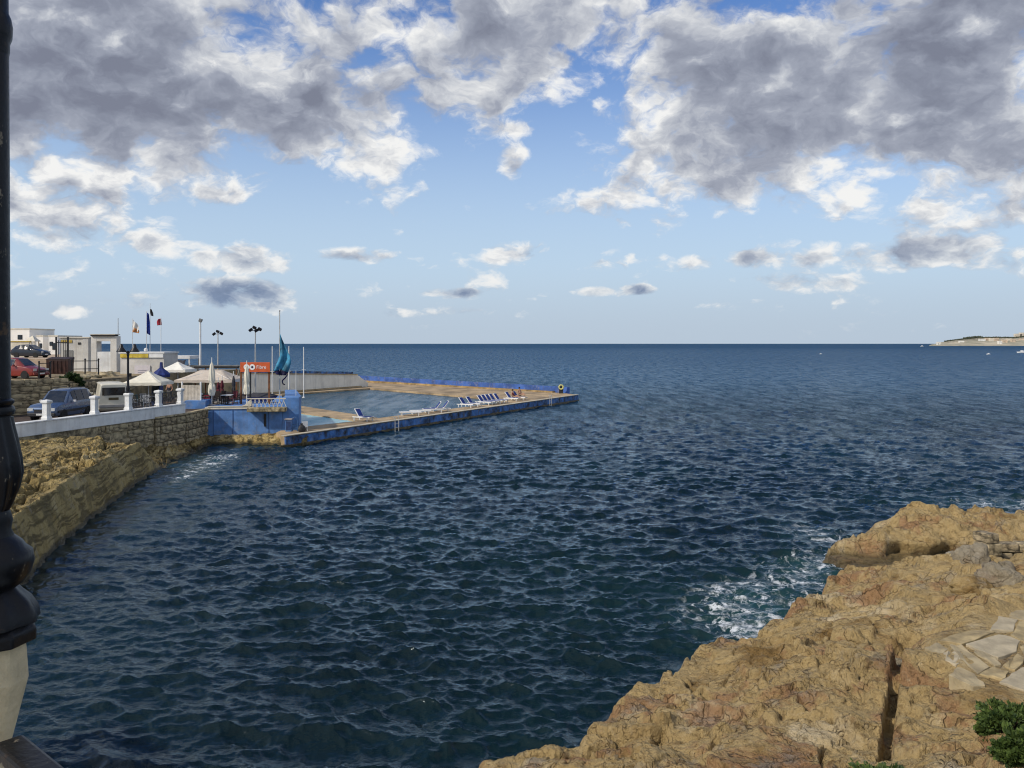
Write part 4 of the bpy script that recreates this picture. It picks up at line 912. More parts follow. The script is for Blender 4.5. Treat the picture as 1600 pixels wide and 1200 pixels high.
# ------------------------------------------------------------------ people
SKIN = mat('skin', (.42, .235, .155), .6, .08, 8, 0); HAIR = mat('dark_hair', (.02, .013, .01), .6, .2, 12, .2)
def skinned(name, verts, edges, rad, m, parent, root=0):
    me = bpy.data.meshes.new(name); me.from_pydata(verts, edges, []); me.update()
    o = bpy.data.objects.new(name, me); COL.objects.link(o); o.parent = parent; me.materials.append(m)
    o.modifiers.new('skin', 'SKIN'); sv = me.skin_vertices[0].data
    for i, r in enumerate(rad): sv[i].radius = (r, r) if not hasattr(r, '__len__') else r; sv[i].use_root = (i == root)
    o.modifiers.new('sub', 'SUBSURF').levels = 2; o.modifiers['sub'].render_levels = 2
    return o
def person(label, loc, rz, pose, top_m, leg_m):
    t = thing('person', label, 'person', loc, rz)
    if pose == 'stand': V = dict(pel=(0, 0, .92), wai=(0, 0, 1.08), che=(.02, 0, 1.32), nec=(.02, 0, 1.48), hea=(.04, 0, 1.60), top=(.04, 0, 1.72), hl=(0, .10, .88), kl=(.03, .11, .48), al=(0, .11, .07), tl=(.15, .12, .03), hr=(0, -.10, .88), kr=(.05, -.11, .48), ar=(.03, -.11, .07), tr=(.18, -.12, .03), sl=(0, .19, 1.40), el=(.02, .26, 1.13), wl=(.16, .22, .93), sr=(0, -.19, 1.40), er=(.0, -.26, 1.13), wr=(.18, -.20, 1.00))
    else: V = dict(pel=(-.05, 0, .47), wai=(-.10, 0, .63), che=(-.16, 0, .86), nec=(-.18, 0, 1.02), hea=(-.15, 0, 1.14), top=(-.15, 0, 1.26), hl=(.04, .10, .47), kl=(.42, .12, .62), al=(.66, .12, .42), tl=(.80, .12, .46), hr=(.04, -.10, .47), kr=(.46, -.12, .52), ar=(.86, -.12, .42), tr=(.98, -.12, .50), sl=(-.17, .19, .94), el=(-.12, .25, .68), wl=(.10, .20, .60), sr=(-.17, -.19, .94), er=(-.14, -.26, .68), wr=(.08, -.20, .58))
    K = list(V); ix = {k: i for i, k in enumerate(K)}
    E = [('pel', 'wai'), ('wai', 'che'), ('che', 'nec'), ('nec', 'hea'), ('hea', 'top'), ('pel', 'hl'), ('hl', 'kl'), ('kl', 'al'), ('al', 'tl'), ('pel', 'hr'), ('hr', 'kr'), ('kr', 'ar'), ('ar', 'tr'), ('che', 'sl'), ('sl', 'el'), ('el', 'wl'), ('che', 'sr'), ('sr', 'er'), ('er', 'wr')]
    RD = dict(pel=.13, wai=.12, che=.14, nec=.05, hea=.09, top=.06, hl=.09, kl=.06, al=.04, tl=.03, hr=.09, kr=.06, ar=.04, tr=.03, sl=.06, el=.045, wl=.035, sr=.06, er=.045, wr=.035)
    skinned('body', [V[k] for k in K], [(ix[p], ix[q]) for p, q in E], [RD[k] for k in K], SKIN, t)
    def sub(nm, keys, edges, grow, m):
        j = {k: i for i, k in enumerate(keys)}; skinned(nm, [V[k] for k in keys], [(j[p], j[q]) for p, q in edges], [RD[k] + grow for k in keys], m, t)
    if top_m: sub('shirt', ['wai', 'che', 'sl', 'sr', 'pel'], [('pel', 'wai'), ('wai', 'che'), ('che', 'sl'), ('che', 'sr')], .018, top_m)
    sub('trousers' if pose == 'stand' else 'shorts', ['pel', 'hl', 'hr'] + (['kl', 'kr', 'al', 'ar'] if pose == 'stand' else []), [('pel', 'hl'), ('pel', 'hr')] + ([('hl', 'kl'), ('hr', 'kr'), ('kl', 'al'), ('kr', 'ar')] if pose == 'stand' else []), .018, leg_m)
    h = V['hea']; b = MB().lathe([(.02, -.02), (.09, .0), (.108, .06), (.09, .13), (.03, .165)], 12, (h[0] - .025, 0, h[2] - .01)); b.build('hair', HAIR, t, smooth=True)
    return t
q = gp(803, 625.6, ZD); person('person in a dark red top sitting on a lounger', (q[0], q[1], ZD - .06), R(-30), 'sit', mat('red_cloth', (.20, .02, .02), .8, .2, 6, .1), mat('dark_cloth', (.03, .03, .045), .8, .2, 6, .1))
q = gp(813, 624.2, ZD); person('bare-shouldered person sitting upright at the right of the sunbathers', (q[0], q[1], ZD + .10), R(-50), 'sit', None, mat('dark_cloth', ()))
person('person in a dark top standing between the white parasols', (wx(265, 65), 65, ZQ + .02), R(-100), 'stand', mat('dark_cloth', ()), mat('grey_cloth', (.10, .10, .10), .8, .2, 6, .1))

# ------------------------------------------------------------------ parasols and shelters
def parasol(label, px, d, yapex, yeave, hw, m, base=ZQ, rz=0.0, ridge=0.0, depth=None):
    t = thing('parasol', label, 'parasol', (wx(px, d), d, base), rz); za = wz(yapex, d) - base; ze = wz(yeave, d) - base; r = hw * d / F; dp = depth or r
    MB().cyl((0, 0, 0), (0, 0, za), .04, .03, 8).build('pole', M_LW, t)
    MB().lathe([(.32, 0), (.32, .08), (.06, .10), (.06, .3)], 14).build('base', mat('concrete_base', (.35, .34, .32), .9, .2, 4, .2), t)
    g_ = []; N = 8
    cs = [(-r, -dp), (r, -dp), (r, dp), (-r, dp)]; apx = [(-ridge, 0), (ridge, 0), (ridge, 0), (-ridge, 0)]
    can = MB()
    for i in range(4):
        p, q = cs[i], cs[(i + 1) % 4]; p2, q2 = apx[i], apx[(i + 1) % 4]; rows = []
        for j in range(7):
            v = j / 6; sag = -.22 * math.sin(math.pi * v) * .35 * (za - ze)
            rows.append([((p[0] + (q[0] - p[0]) * k / N) * (1 - v) + (p2[0] + (q2[0] - p2[0]) * k / N) * v, (p[1] + (q[1] - p[1]) * k / N) * (1 - v) + (p2[1] + (q2[1] - p2[1]) * k / N) * v, ze + (za - ze) * v + sag - .05 * math.sin(math.pi * k / N) * (1 - v) * v * 4) for k in range(N + 1)])
        can.sheet(rows)
    cano = can.build('canopy', m, t, smooth=True, thick=.012)
    for i in range(4):
        p, q = cs[i], cs[(i + 1) % 4]
        vs = [[(p[0] + (q[0] - p[0]) * k / N, p[1] + (q[1] - p[1]) * k / N, ze + .01) for k in range(N + 1)], [(p[0] + (q[0] - p[0]) * k / N, p[1] + (q[1] - p[1]) * k / N, ze - .18 - .03 * (k % 2)) for k in range(N + 1)]]
        MB().sheet(vs).build('valance', m, cano, thick=.01)
    for i in range(4): MB().cyl((0, 0, za - .08), (cs[i][0] * .98, cs[i][1] * .98, ze - .01), .018, None, 5).build('rib', M_LW, t)
    return t
parasol('open cream parasol behind the iron railing, nearest the black lamp', 232, 61, 579, 597, 29, M_CANVAS, rz=R(4))
parasol('smaller open white parasol in front of the white shelter', 278, 70, 565, 577.5, 21, mat('white_canvas', (.80, .78, .70), .85, .05, 2.5, .2, 30), rz=R(-3))
parasol('wide taupe canopy parasol over the terrace tables', 331, 67, 578, 592.5, 44, M_TAUPE, ridge=.9, depth=1.9)
t = thing('parasol', 'drooping navy blue parasol left of the small white one', 'parasol', (wx(252, 67), 67, ZQ), 0)
z0 = wz(566, 67) - ZQ; z1 = wz(589, 67) - ZQ
MB().cyl((0, 0, 0), (0, 0, z0), .035, None, 8).build('pole', M_STEEL, t)
MB().lathe([(.62, z1), (.66, z1 + .2), (.50, z1 + .42), (.27, z1 + .60), (.13, z1 + .75), (.10, z0)], 32, flute=lambda a, z: 1 + .10 * math.cos(8 * a)).build('canopy', M_NAVY, t, smooth=True, thick=.01)
def closed_parasol(label, px, d, ytop, ybot, m, base, wd=.19):
    t = thing('closed_parasol', label, 'parasol', (wx(px, d), d, base)); zt = wz(ytop, d) - base; zb = wz(ybot, d) - base; H_ = zt - zb
    MB().cyl((0, 0, 0), (0, 0, zt + .35), .03, None, 8).build('pole', M_LW, t)
    MB().lathe([(wd * .75, zb), (wd * 1.1, zb + H_ * .12), (wd * .95, zb + H_ * .3), (wd * .62, zb + H_ * .36), (wd, zb + H_ * .45), (wd * .9, zb + H_ * .7), (wd * .5, zb + H_ * .92), (.03, zt)], 28, flute=lambda a, z: 1 + .16 * math.cos(7 * a + z * 2)).build('folded_canopy', m, t, smooth=True)
    MB().lathe([(wd * .72, zb + H_ * .34), (wd * .76, zb + H_ * .36), (wd * .72, zb + H_ * .38)], 16).build('strap', m, t)
    MB().lathe([(.3, 0), (.3, .07), (.05, .1)], 14).build('base', mat('concrete_base', ()), t)
ZT = 2.5
closed_parasol('tall folded cream parasol on the blue terrace edge left of the sign', 331, 60.6, 566, 618, M_CANVAS, ZT, .22)
closed_parasol('folded cream parasol standing in front of the orange sign', 385.5, 60.2, 571, 616, M_CANVAS, ZT, .19)
for i, (px, d, yt, lab) in enumerate([(341, 63.5, 597, 'thin dark red folded parasol right of the tall cream one'), (347, 62.5, 594, 'dark red folded parasol in the middle of the terrace tables'), (365, 63, 587, 'tall black folded parasol just left of the orange sign')]):
    closed_parasol(lab, px, d, yt, 614, M_BURG if i < 2 else M_CHAR, ZT, .12)

# terrace chairs and tables
def chair(label, px, d, rz, m, base=ZT, group='chairs on the lido terrace'):
    t = thing('chair', label, 'chair', (wx(px, d), d, base), rz, group)
    for sx in (-1, 1):
        for sy in (-1, 1): MB().cyl((sx * .21, sy * .20, 0), (sx * .19, sy * .19, .44), .02, None, 6).build('leg', m, t)
    MB().box((0, 0, .455), (.46, .46, .04)).build('seat', m, t, bevel=.015)
    MB().box((-.22, 0, .76), (.04, .44, .5), M=Matrix.Rotation(R(-10), 4, 'Y')).build('backrest', m, t, bevel=.015)
    for s in (-1, 1): MB().tube([(-.22, s * .23, .66), (.16, s * .23, .66), (.19, s * .22, .44)], .018, 5).build('arm', m, t)
def table(label, px, d, m, base=ZT, cloth=None):
    t = thing('cafe_table', label, 'table', (wx(px, d), d, base), 0, 'tables on the lido terrace')
    MB().cyl((0, 0, 0), (0, 0, .7), .04, None, 8).lathe([(.26, 0), (.26, .03), (.04, .06)], 12).build('pedestal', M_DARKTRIM, t)
    MB().box((0, 0, .72), (.8, .8, .04)).build('top', m, t, bevel=.01)
M_CH1 = mat('dark_wicker', (.030, .020, .018), .8, .3, 12, .3); M_CH2 = mat('red_chair', (.27, .012, .035), .6, .2, 5, .1); M_CHW = mat('white_plastic', (.78, .78, .77), .5, .05, 3, 0); M_CHG = mat('green_plastic', (.03, .10, .09), .5, .2, 3, 0)
chair('bright red chair at the foot of the tall folded cream parasol', 323, 61.5, R(200), M_CH2)
chair('dark wicker chair behind the bright red one', 317, 62.2, R(20), M_CH1); chair('dark wicker chair right of the tall folded cream parasol', 338, 61.2, R(-80), M_CH1)
chair('dark wicker chair under the middle dark red parasol', 346, 61.6, R(150), M_CH1); chair('dark wicker chair left of the white-clothed table', 352, 62.2, R(40), M_CH1)
chair('dark red-brown chair nearest the orange sign post', 364, 61.3, R(-120), M_BURG); chair('dark wicker chair behind the orange sign post', 369, 62.6, R(90), M_CH1)
table('dark cafe table beside the bright red chair', 329, 62.3, M_CH1); table('pale topped cafe table between the dark chairs', 356, 61.4, M_CHW); table('dark cafe table in front of the black folded parasol', 361, 63.5, M_CH1)
chair('white plastic chair under the cream parasol, left of the blue fridge', 229, 59.5, R(110), M_CHW, ZQ); chair('white plastic chair under the cream parasol beside the green one', 224, 60.5, R(-60), M_CHW, ZQ)
chair('dark green chair under the cream parasol', 219, 60, R(10), M_CHG, ZQ); table('pale cafe table under the open cream parasol', 234, 61.8, M_CHW, ZQ)
chair('white plastic chair nearest the black lamp, under the parasol edge', 209, 59.5, R(60), M_CHW, ZQ)
t = thing('fridge', 'dark blue drinks fridge under the right edge of the cream parasol', 'fridge', (wx(246, 62.5), 62.5, ZQ)); MB().box((0, 0, .85), (.62, .6, 1.7)).build('body', mat('fridge_blue', (.012, .045, .24), .5, .2, 3, 0), t, bevel=.02); MB().box((0, -.31, .95), (.5, .02, 1.2)).build('door', M_GLASS, t); MB().box((.2, -.34, .95), (.03, .04, .4)).build('handle', M_STEEL, t)
# cream slatted fence on the terrace
fa = Vector((wx(284, 60.3), 60.3, 0)); fb = Vector((wx(313, 59.9), 59.9, 0)); L_ = (fb - fa).length
t = thing('slat_fence', 'cream vertical slat fence between parapet end and blue terrace', 'fence', (fa.x, fa.y, ZQ), math.atan2(fb.y - fa.y, fb.x - fa.x))
M_SLAT = mat('slat_cream', (.55, .50, .42), .8, .15, 3, .2)
for i in range(13): MB().box((L_ * (i + .5) / 13, 0, .98), (L_ / 13 - .018, .025, 1.35)).build('slat', M_SLAT, t)
for z in (.5, 1.5): MB().box((L_ / 2, .035, z), (L_, .04, .06)).build('rail', M_SLAT, t)
for x in (0, L_): MB().box((x, .04, .95), (.09, .09, 1.9)).build('post', M_WHITE, t)
# planters on the balcony corner and shelters behind
d = 73; t = thing('shelter', 'long dark flat-roofed shelter behind the taupe canopy', 'shelter', (wx(345, d), d, ZQ), R(-2))
MB().box((0, 0, 2.6), (3.8, 2.4, .16)).build('roof', mat('dark_beam', ()), t); MB().box((0, 0, 2.72), (3.9, 2.5, .06)).build('roof_sheet', mat('grey_sheet', (.16, .16, .15), .7, .2, 2, .1), t)
for sx in (-1, 1):
    for sy in (-1, 1): MB().box((sx * 1.8, sy * 1.1, 1.25), (.1, .1, 2.5)).build('post', M_WOOD, t)
d = 80; t = thing('shelter', 'white flat-roofed shelter with a charcoal awning', 'shelter', (wx(281, d), d, ZQ))
MB().box((0, 0, wz(558, d) - ZQ), (2.95, 2.6, .30)).build('roof', M_WHITE, t, bevel=.02)
for sx in (-1, 1):
    for sy in (-1, 1): MB().box((sx * 1.38, sy * 1.2, 1.58), (.12, .12, 3.16)).build('post', M_WHITE, t)
za = wz(562, d) - ZQ; zb = wz(576, d) - ZQ
MB().sheet([[(-1.2 + 2.3 * i / 8, -1.33 - .75 * j / 4, za + (zb - za) * j / 4 - .06 * math.sin(i * math.pi / 2) ** 2) for i in range(9)] for j in range(5)]).build('awning', M_CHAR, t, smooth=True, thick=.02)
MB().box((0, 1.15, 1.3), (2.6, .1, 2.5)).build('back_wall', M_CREAM, t)
d = 72; t = thing('booth', 'cream booth with a yellow fascia behind the open cream parasol', 'booth', (wx(222, d), d + 1.5, ZQ))
W_ = 68 * d / F; H_ = wz(552, d) - ZQ
MB().box((0, 0, H_ / 2), (W_, 3, H_)).build('wall', mat('booth_wall', (.60, .58, .54), .8, .12, .6, .15), t)
MB().box((0, -.04, H_ + .05), (W_ + .2, 3.2, .14)).build('roof', M_WHITE, t)
MB().box((-W_ * .17, -1.56, H_ - .20), (W_ * .64, .1, .34)).build('yellow_fascia', mat('yellow_paint', (.62, .47, .06), .6, .18, 2.5, .1), t)
MB().box((W_ * .33, -1.56, H_ - .20), (W_ * .33, .1, .34)).build('white_fascia', M_WHITE, t)
s_ = MB().box((.05, -1.56, 1.9), (1.35, .08, 1.75)).build('notice_board', mat('board_pinkish', (.62, .58, .60), .6, .06, 2, 0), t)
for z in (2.35, 2.15, 1.98): MB().box((.05, -1.61, z), (.75 - .2 * (z < 2), .006, .05)).build('print_line', mat('print_grey', (.28, .28, .34), .7, .1, 3, 0), s_)
MB().box((-1.55, -1.53, 1.2), (.6, .06, 2.0)).build('door', M_GREY, t)
MB().lathe([(.02, .0), (.13, .06), (.17, .18), (.12, .30), (.02, .35)], 12, (.2, -1.2, H_ + .12)).build('roof_lamp', M_LW, t, smooth=True)

# ------------------------------------------------------------------ orange sign
d = 62; x0, x1 = wx(375.5, d), wx(422, d); z0, z1 = wz(581.5, d), wz(566, d)
t = thing('sign_board', 'orange sign on brown posts with white lettering on the terrace', 'sign', ((x0 + x1) / 2, d, ZT)); wS = x1 - x0; zc = (z0 + z1) / 2 - ZT
MB().box((0, 0, zc), (wS, .10, z1 - z0)).build('board', M_ORANGE, t, bevel=.01)
for x in (-wS / 2 + .03, wS / 2 - .10): MB().box((x, .10, (z1 - ZT) / 2 - .1), (.12, .10, z1 - ZT - .2)).build('post', M_WOOD, t)
MB().box((-wS / 2 + .72, .10, (z0 - ZT) / 2), (.11, .09, z0 - ZT)).build('black_post', M_BLACK, t)
MB().tube([(-wS / 2 - .35, .3, zc - .75), (-wS / 2, .08, zc + .2)], .022, 6).build('stay', M_SLAT, t)
M_LET = mat('sign_white', (.80, .78, .76), .5, .03, 3, 0)
def disc(cx, cz, r, m, y): MB().cyl((cx, y, cz), (cx, y - .012, cz), r, None, 24).build('logo_disc', m, t)
s_ = d / F
disc((394.5 - 398.75) * s_, zc + .01, .215, M_LET, -.052); disc((394.5 - 398.75) * s_, zc + .01, .085, mat('logo_dark', (.03, .015, .05), .5, .1, 3, 0), -.066)
disc((385.5 - 398.75) * s_, zc + .01, .215, M_LET, -.052); disc((385.5 - 398.75) * s_, zc + .01, .085, M_ORANGE, -.066)
fc = bpy.data.curves.new('lettering', 'FONT'); fc.body = 'Fibre'; fc.size = .36; fc.align_x = 'CENTER'; fc.align_y = 'CENTER'; fc.extrude = .006
fo = bpy.data.objects.new('lettering', fc); COL.objects.link(fo); fo.rotation_euler = (R(90), 0, 0)
bpy.context.view_layer.update(); me = bpy.data.meshes.new_from_object(fo.evaluated_get(bpy.context.evaluated_depsgraph_get())); bpy.data.objects.remove(fo)
me.materials.clear(); me.materials.append(M_LET); lo_ = link('lettering', me, t, loc=((408.6 - 398.75) * s_, -.06, zc)); lo_.rotation_euler = (R(90), 0, 0)
t = thing('stacked_boat', 'dark blue covered dinghy lying behind the orange sign', 'dinghy', (wx(407, 63.2), 63.4, ZT))
MB().add([(-.9, -.3, .1), (.7, -.35, .1), (1.05, 0, .3), (.7, .35, .1), (-.9, .3, .1), (-.95, -.4, .45), (.75, -.45, .45), (1.3, 0, .55), (.75, .45, .45), (-.95, .4, .45)], [(4, 3, 2, 1, 0), (0, 1, 6, 5), (1, 2, 7, 6), (2, 3, 8, 7), (3, 4, 9, 8), (4, 0, 5, 9)]).build('hull', M_NAVY, t)
MB().add([(-.97, -.42, .45), (.76, -.47, .45), (1.32, 0, .55), (.76, .47, .45), (-.97, .42, .45), (-.6, 0, .78), (.6, 0, .74)], [(0, 1, 6, 5), (1, 2, 6), (2, 3, 6), (3, 4, 5, 6), (4, 0, 5)]).build('cover', M_CHAR, t)

# ------------------------------------------------------------------ poles, floodlights, flags
def pole(name, label, cat, px, d, ytop, base, r, m=M_STEEL, r1=None):
    t = thing(name, label, cat, (wx(px, d), d, base)); h = wz(ytop, d) - base
    MB().cyl((0, 0, 0), (0, 0, h), r, r1 or r * .7, 10).build('pole', m, t); MB().lathe([(r * 2.2, 0), (r * 2.2, .06), (r * 1.1, .15)], 10).build('foot', m, t)
    return t, h
def floods(t, h, lamps, k=1.0):
    MB().cyl((-.42 * k, 0, h - .25), (.42 * k, 0, h - .25), .03, None, 6).build('cross_arm', M_STEEL, t)
    for (x, z, a) in lamps:
        f = MB().box((x * k, -.10, h - .25 + z), (.34 * k, .14, .24 * k), M=Matrix.Rotation(R(a), 4, 'Y') @ Matrix.Rotation(R(25), 4, 'X')).build('floodlight', M_BLACK, t, bevel=.02)
        MB().cyl((x * k, 0, h - .25), (x * k, -.04, h - .25 + z), .02, None, 5).build('bracket', M_BLACK, t)
t, h = pole('floodlight_pole', 'tall floodlight pole with four dark lamps behind the orange sign', 'light pole', 399, 73, 512, ZQ, .07)
floods(t, h, [(-.38, .05, -35), (-.05, .25, 25), (.12, .0, -30), (.42, .12, 30)], 1.0)
t, h = pole('floodlight_pole', 'shorter floodlight pole with three dark lamps left of the orange sign', 'light pole', 340.5, 84, 518, ZQ, .07)
floods(t, h, [(-.36, .0, -35), (.02, .25, 20), (.38, .05, 30)], 1.0)
t, h = pole('lamp_pole', 'white pole with a single lamp above the taupe canopy', 'light pole', 313, 76, 501, ZQ, .11, M_WHITE)
MB().box((.06, -.1, h + .02), (.3, .2, .30), M=Matrix.Rotation(R(20), 4, 'Y')).build('floodlight', mat('grey_lamp', (.20, .20, .19), .5, .2, 4, 0), t, bevel=.03)
def flag(t, pts_, m, name='flag'):
    return MB().sheet(pts_).build(name, m, t, smooth='all', thick=.015)
def hang(h, wdt, ln, seed, lean=.35, n=9, k=7):                  # cloth hanging from a halyard, top hoist at height h
    rows = []
    for j in range(n):
        v = j / (n - 1); row = []
        for i in range(k):
            u_ = i / (k - 1); x = u_ * wdt * (.18 + .82 * math.sin(min(1, .25 + v) * math.pi * .62)) ; z = h - v * ln - u_ * lean * ln * (1 - .4 * v)
            row.append((x + .05, .10 * math.sin(u_ * 7 + v * 3 + seed), z))
        rows.append(row)
    return rows
t, h = pole('flagpole', 'flagpole with a white and orange flag near the kiosk', 'flagpole', 207, 92, 498, ZQ, .04, M_WHITE); flag(t, hang(h - .1, .65, 1.15, 1), mat('white_cloth', (.75, .72, .66), .8, .08, 3, .1)); flag(t, hang(h - .95, .75, .55, 2), mat('orange_cloth', (.62, .26, .09), .8, .2, 3, .1), 'flag_lower_half')
t, h = pole('flagpole', 'flagpole with a long dark blue flag', 'flagpole', 229, 92, 486, ZQ, .04, M_WHITE); flag(t, hang(h - .1, .38, 2.4, 3, .12), mat('blue_cloth', (.02, .05, .28), .8, .2, 3, .1))
t, h = pole('flagpole', 'tallest flagpole with a small dark flag', 'flagpole', 234.5, 93, 474, ZQ, .04, M_WHITE); flag(t, hang(h - .6, .3, .75, 4, .2), mat('dark_flag', (.04, .04, .05), .8, .2, 3, .1))
t, h = pole('flagpole', 'flagpole with a small red and white flag', 'flagpole', 251.5, 93, 496, ZQ, .04, M_WHITE)
rr = hang(h - .1, -.55, .75, 5, .1); flag(t, rr, mat('red_flag', (.38, .03, .05), .8, .2, 3, .1))
t, h = pole('mast', 'bare thin grey mast right of the portal frame', 'mast', 184.5, 80, 497, ZQ, .05)
t, h = pole('flagpole', 'tall flagpole with a big drooping teal flag by the terrace corner', 'flagpole', 437, 63, 487, ZT, .05, M_STEEL)
M_TEAL = mat('teal_cloth', (.06, .30, .48), .7, .35, 1.6, .2, 8); M_INDIGO = mat('indigo_cloth', (.014, .012, .07), .8, .3, 3, .1)
zt_, zm, zb_ = wz(522, 63) - ZT, wz(580, 63) - ZT, wz(592, 63) - ZT
rows = []; N = 16
for j in range(N + 1):
    v = j / N; z = zt_ + (zm - zt_) * v; wd_ = .04 + 1.02 * min(1, v / .72) ** 1.15; l0 = .03 - .42 * max(0, v - .55) / .45; row = []
    for i in range(13):
        q_ = i / 12; row.append((l0 + q_ * wd_ * (1 if v < .8 else 1.0), -.10 + .13 * math.sin(q_ * 9 + v * 4) * min(1, v * 2), z + .12 * math.sin(q_ * 3.1) * v - .10 * q_ * v))
    rows.append(row)
fl_ = flag(t, rows, M_TEAL)
rows2 = []
for j in range(5):
    v = j / 4; row = []
    for i in range(13):
        q_ = i / 12; p_ = rows[-1][i]; row.append((p_[0] + (.30 - q_ * .55) * v * .8, p_[1] + .05 * math.sin(q_ * 8 + v * 5) - .01, p_[2] - v * (.42 - .35 * abs(q_ - .45)) + .01))
    rows2.append(row)
flag(t, rows2, M_INDIGO, 'flag_hem')
MB().tube([(.62, -.1, zm - .25), (.45, -.12, zm - .5), (.22, -.1, zm - .72), (.27, -.1, zm - .95), (.42, -.1, zm - 1.02)], .05, 6).build('flag_tail', M_INDIGO, t)
MB().lathe([(.02, 0), (.06, .04), (.06, .09), (.0, .13)], 10, (0, 0, h)).build('finial', M_STEEL, t)
for (px, d, yt, lab) in [(425.5, 88, 541, 'thin white mast left of the teal flag'), (451.5, 90, 541, 'thin white mast just right of the teal flag'), (474.5, 96, 542, 'thin white mast farthest right of the teal flag')]:
    t, h = pole('mast', lab, 'mast', px, d, yt, ZD, .07, M_WHITE)
    MB().cyl((-.22, 0, h * .55), (.22, 0, h * .55), .025, None, 5).build('spreader', M_WHITE, t)
t, h = pole('mast', 'short thin pale pole in front of the white pool wall', 'mast', 462.5, 62, 579, ZD, .025, M_WHITE)
t = thing('bin_bag', 'black sack lying on the deck beside the hoop handrail', 'sack', (wx(469, 58.6), 59.0, ZD)); 
MB().lathe([(.05, 0), (.24, .03), (.28, .2), (.20, .40), (.07, .52), (.10, .60)], 14, flute=lambda a, z: 1 + .15 * math.sin(3 * a + z * 5)).build('bag', M_DARKTRIM, t, smooth=True)
t = thing('deck_chair', 'low white plastic chair behind the black sack', 'chair', (wx(474, 59.4), 59.6, ZD), R(120))
for sx in (-1, 1):
    for sy in (-1, 1): MB().cyl((sx * .2, sy * .2, 0), (sx * .18, sy * .18, .3), .02, None, 6).build('leg', M_CHW, t)
MB().box((0, 0, .32), (.46, .46, .04)).build('seat', M_CHW, t); MB().box((-.2, 0, .52), (.04, .42, .36)).build('backrest', M_CHW, t)

# tall black lamp on the parapet
q = wall_at(200); t = thing('street_lamp', 'tall black double-headed street lamp standing on a parapet post', 'street lamp', (q[0], q[1], 4.06), R(25))
hL = wz(548, q[1]) - 4.06
MB().lathe([(.16, 0), (.16, .06), (.10, .12), (.12, .25), (.075, .45), (.065, .8), (.06, hL - .3), (.08, hL - .28), (.08, hL - .2), (.045, hL)], 14).build('pole', M_BLACK, t, smooth=True)
for s in (-1, 1):
    MB().tube([(0, 0, hL - .25), (s * .12, 0, hL - .02), (s * .28, 0, hL + .16), (s * .34, 0, hL + .10)], .03, 7).build('arm', M_BLACK, t)
    MB().lathe([(.28, -.28), (.28, -.22), (.12, .0), (.10, .12), (.03, .22)], 14, (s * .36, 0, hL + .20)).build('lamp_shade', M_BLACK, t, smooth=True)
MB().box((.12, 0, hL * .42), (.16, .16, .20)).build('junction_box', M_BLACK, t)

# ------------------------------------------------------------------ leafy plants
def leaf_mat(name, c0, c1):
    m = bpy.data.materials.new(name); m.use_nodes = True; g = G(m.node_tree); p = g.n['Principled BSDF']
    o = g.n.new('ShaderNodeNewGeometry'); ri = o.outputs['Random Per Island']
    g.put(p.inputs['Base Color'], g.mix(ri, c4(c0), c4(c1))); p.inputs['Roughness'].default_value = .55; p.inputs['Specular IOR Level'].default_value = .3
    tr = g.n.new('ShaderNodeBsdfTranslucent'); g.put(tr.inputs[0], g.mix(ri, c4(tuple(1.4 * x for x in c0)), c4(tuple(1.5 * x for x in c1))))
    mx = g.n.new('ShaderNodeMixShader'); mx.inputs[0].default_value = .25; g.l.new(p.outputs[0], mx.inputs[1]); g.l.new(tr.outputs[0], mx.inputs[2]); g.l.new(mx.outputs[0], g.n['Material Output'].inputs[0]); return m
LEAF = leaf_mat('shrub_leaf', (.018, .040, .010), (.125, .185, .045)); M_STEM = mat('stem_bark', (.10, .07, .04), .9, .2, 10, .3)
def shrub(name, label, loc, r, h, n, size, seed, m=LEAF):
    rnd = random.Random(seed); t = thing(name, label, 'shrub', loc); st = MB(); lf = MB(); tips = []
    for i in range(46):
        a = rnd.random() * 2 * math.pi; e = math.acos(rnd.uniform(.12, 1)); k = rnd.uniform(.62, 1.05)
        tip = Vector((math.cos(a) * math.sin(e) * r * k, math.sin(a) * math.sin(e) * r * k, math.cos(e) * h * k)); mid = tip * .5 + Vector((rnd.uniform(-.06, .06) * r, rnd.uniform(-.06, .06) * r, .06 * h))
        st.cyl((0, 0, 0), mid, .012, .008, 5); st.cyl(mid, tip, .008, .003, 4); tips.append((mid, tip))
    for i in range(n):
        mid, tip = rnd.choice(tips); u_ = rnd.random() ** .6; p = mid.lerp(tip, u_) + Vector([rnd.gauss(0, .055 * r) for _ in range(3)])
        dr = ((tip - mid).normalized() + Vector([rnd.gauss(0, .55) for _ in range(3)])).normalized(); sd_ = dr.orthogonal(); sd_.rotate(Matrix.Rotation(rnd.random() * 6.28, 3, dr)); l = size * rnd.uniform(.6, 1.25); w_ = l * .24
        nr = dr.cross(sd_)
        lf.add([p, p + dr * l * .5 + sd_ * w_ + nr * .02 * l, p + dr * l, p + dr * l * .5 - sd_ * w_ + nr * .02 * l], [(0, 1, 2, 3)])
    st.build('stem', M_STEM, t)
    me = bpy.data.meshes.new('foliage'); me.from_pydata(lf.v, [], lf.f); me.materials.append(m); link('foliage', me, t)
    return t
for i, (px, py, z, r, h, n, lab) in enumerate([(1572, 1150, 2.25, .46, .42, 5200, 'round dark green shrub on the tan rock below the flagstones'), (1602, 1222, 2.35, .38, .40, 4200, 'green shrub cut by the lower right corner of the view'), (1386, 1216, 2.2, .50, .30, 4600, 'low green shrub at the lower end of the rock channel')]):
    x, y = gp(px, py, z); shrub('shrub', lab, (x, y, shore_z(x, y) - .06), r * .86, h, int(n * 1.9), .058, 60 + i)
x, y = wx(112, 58.2), 58.2
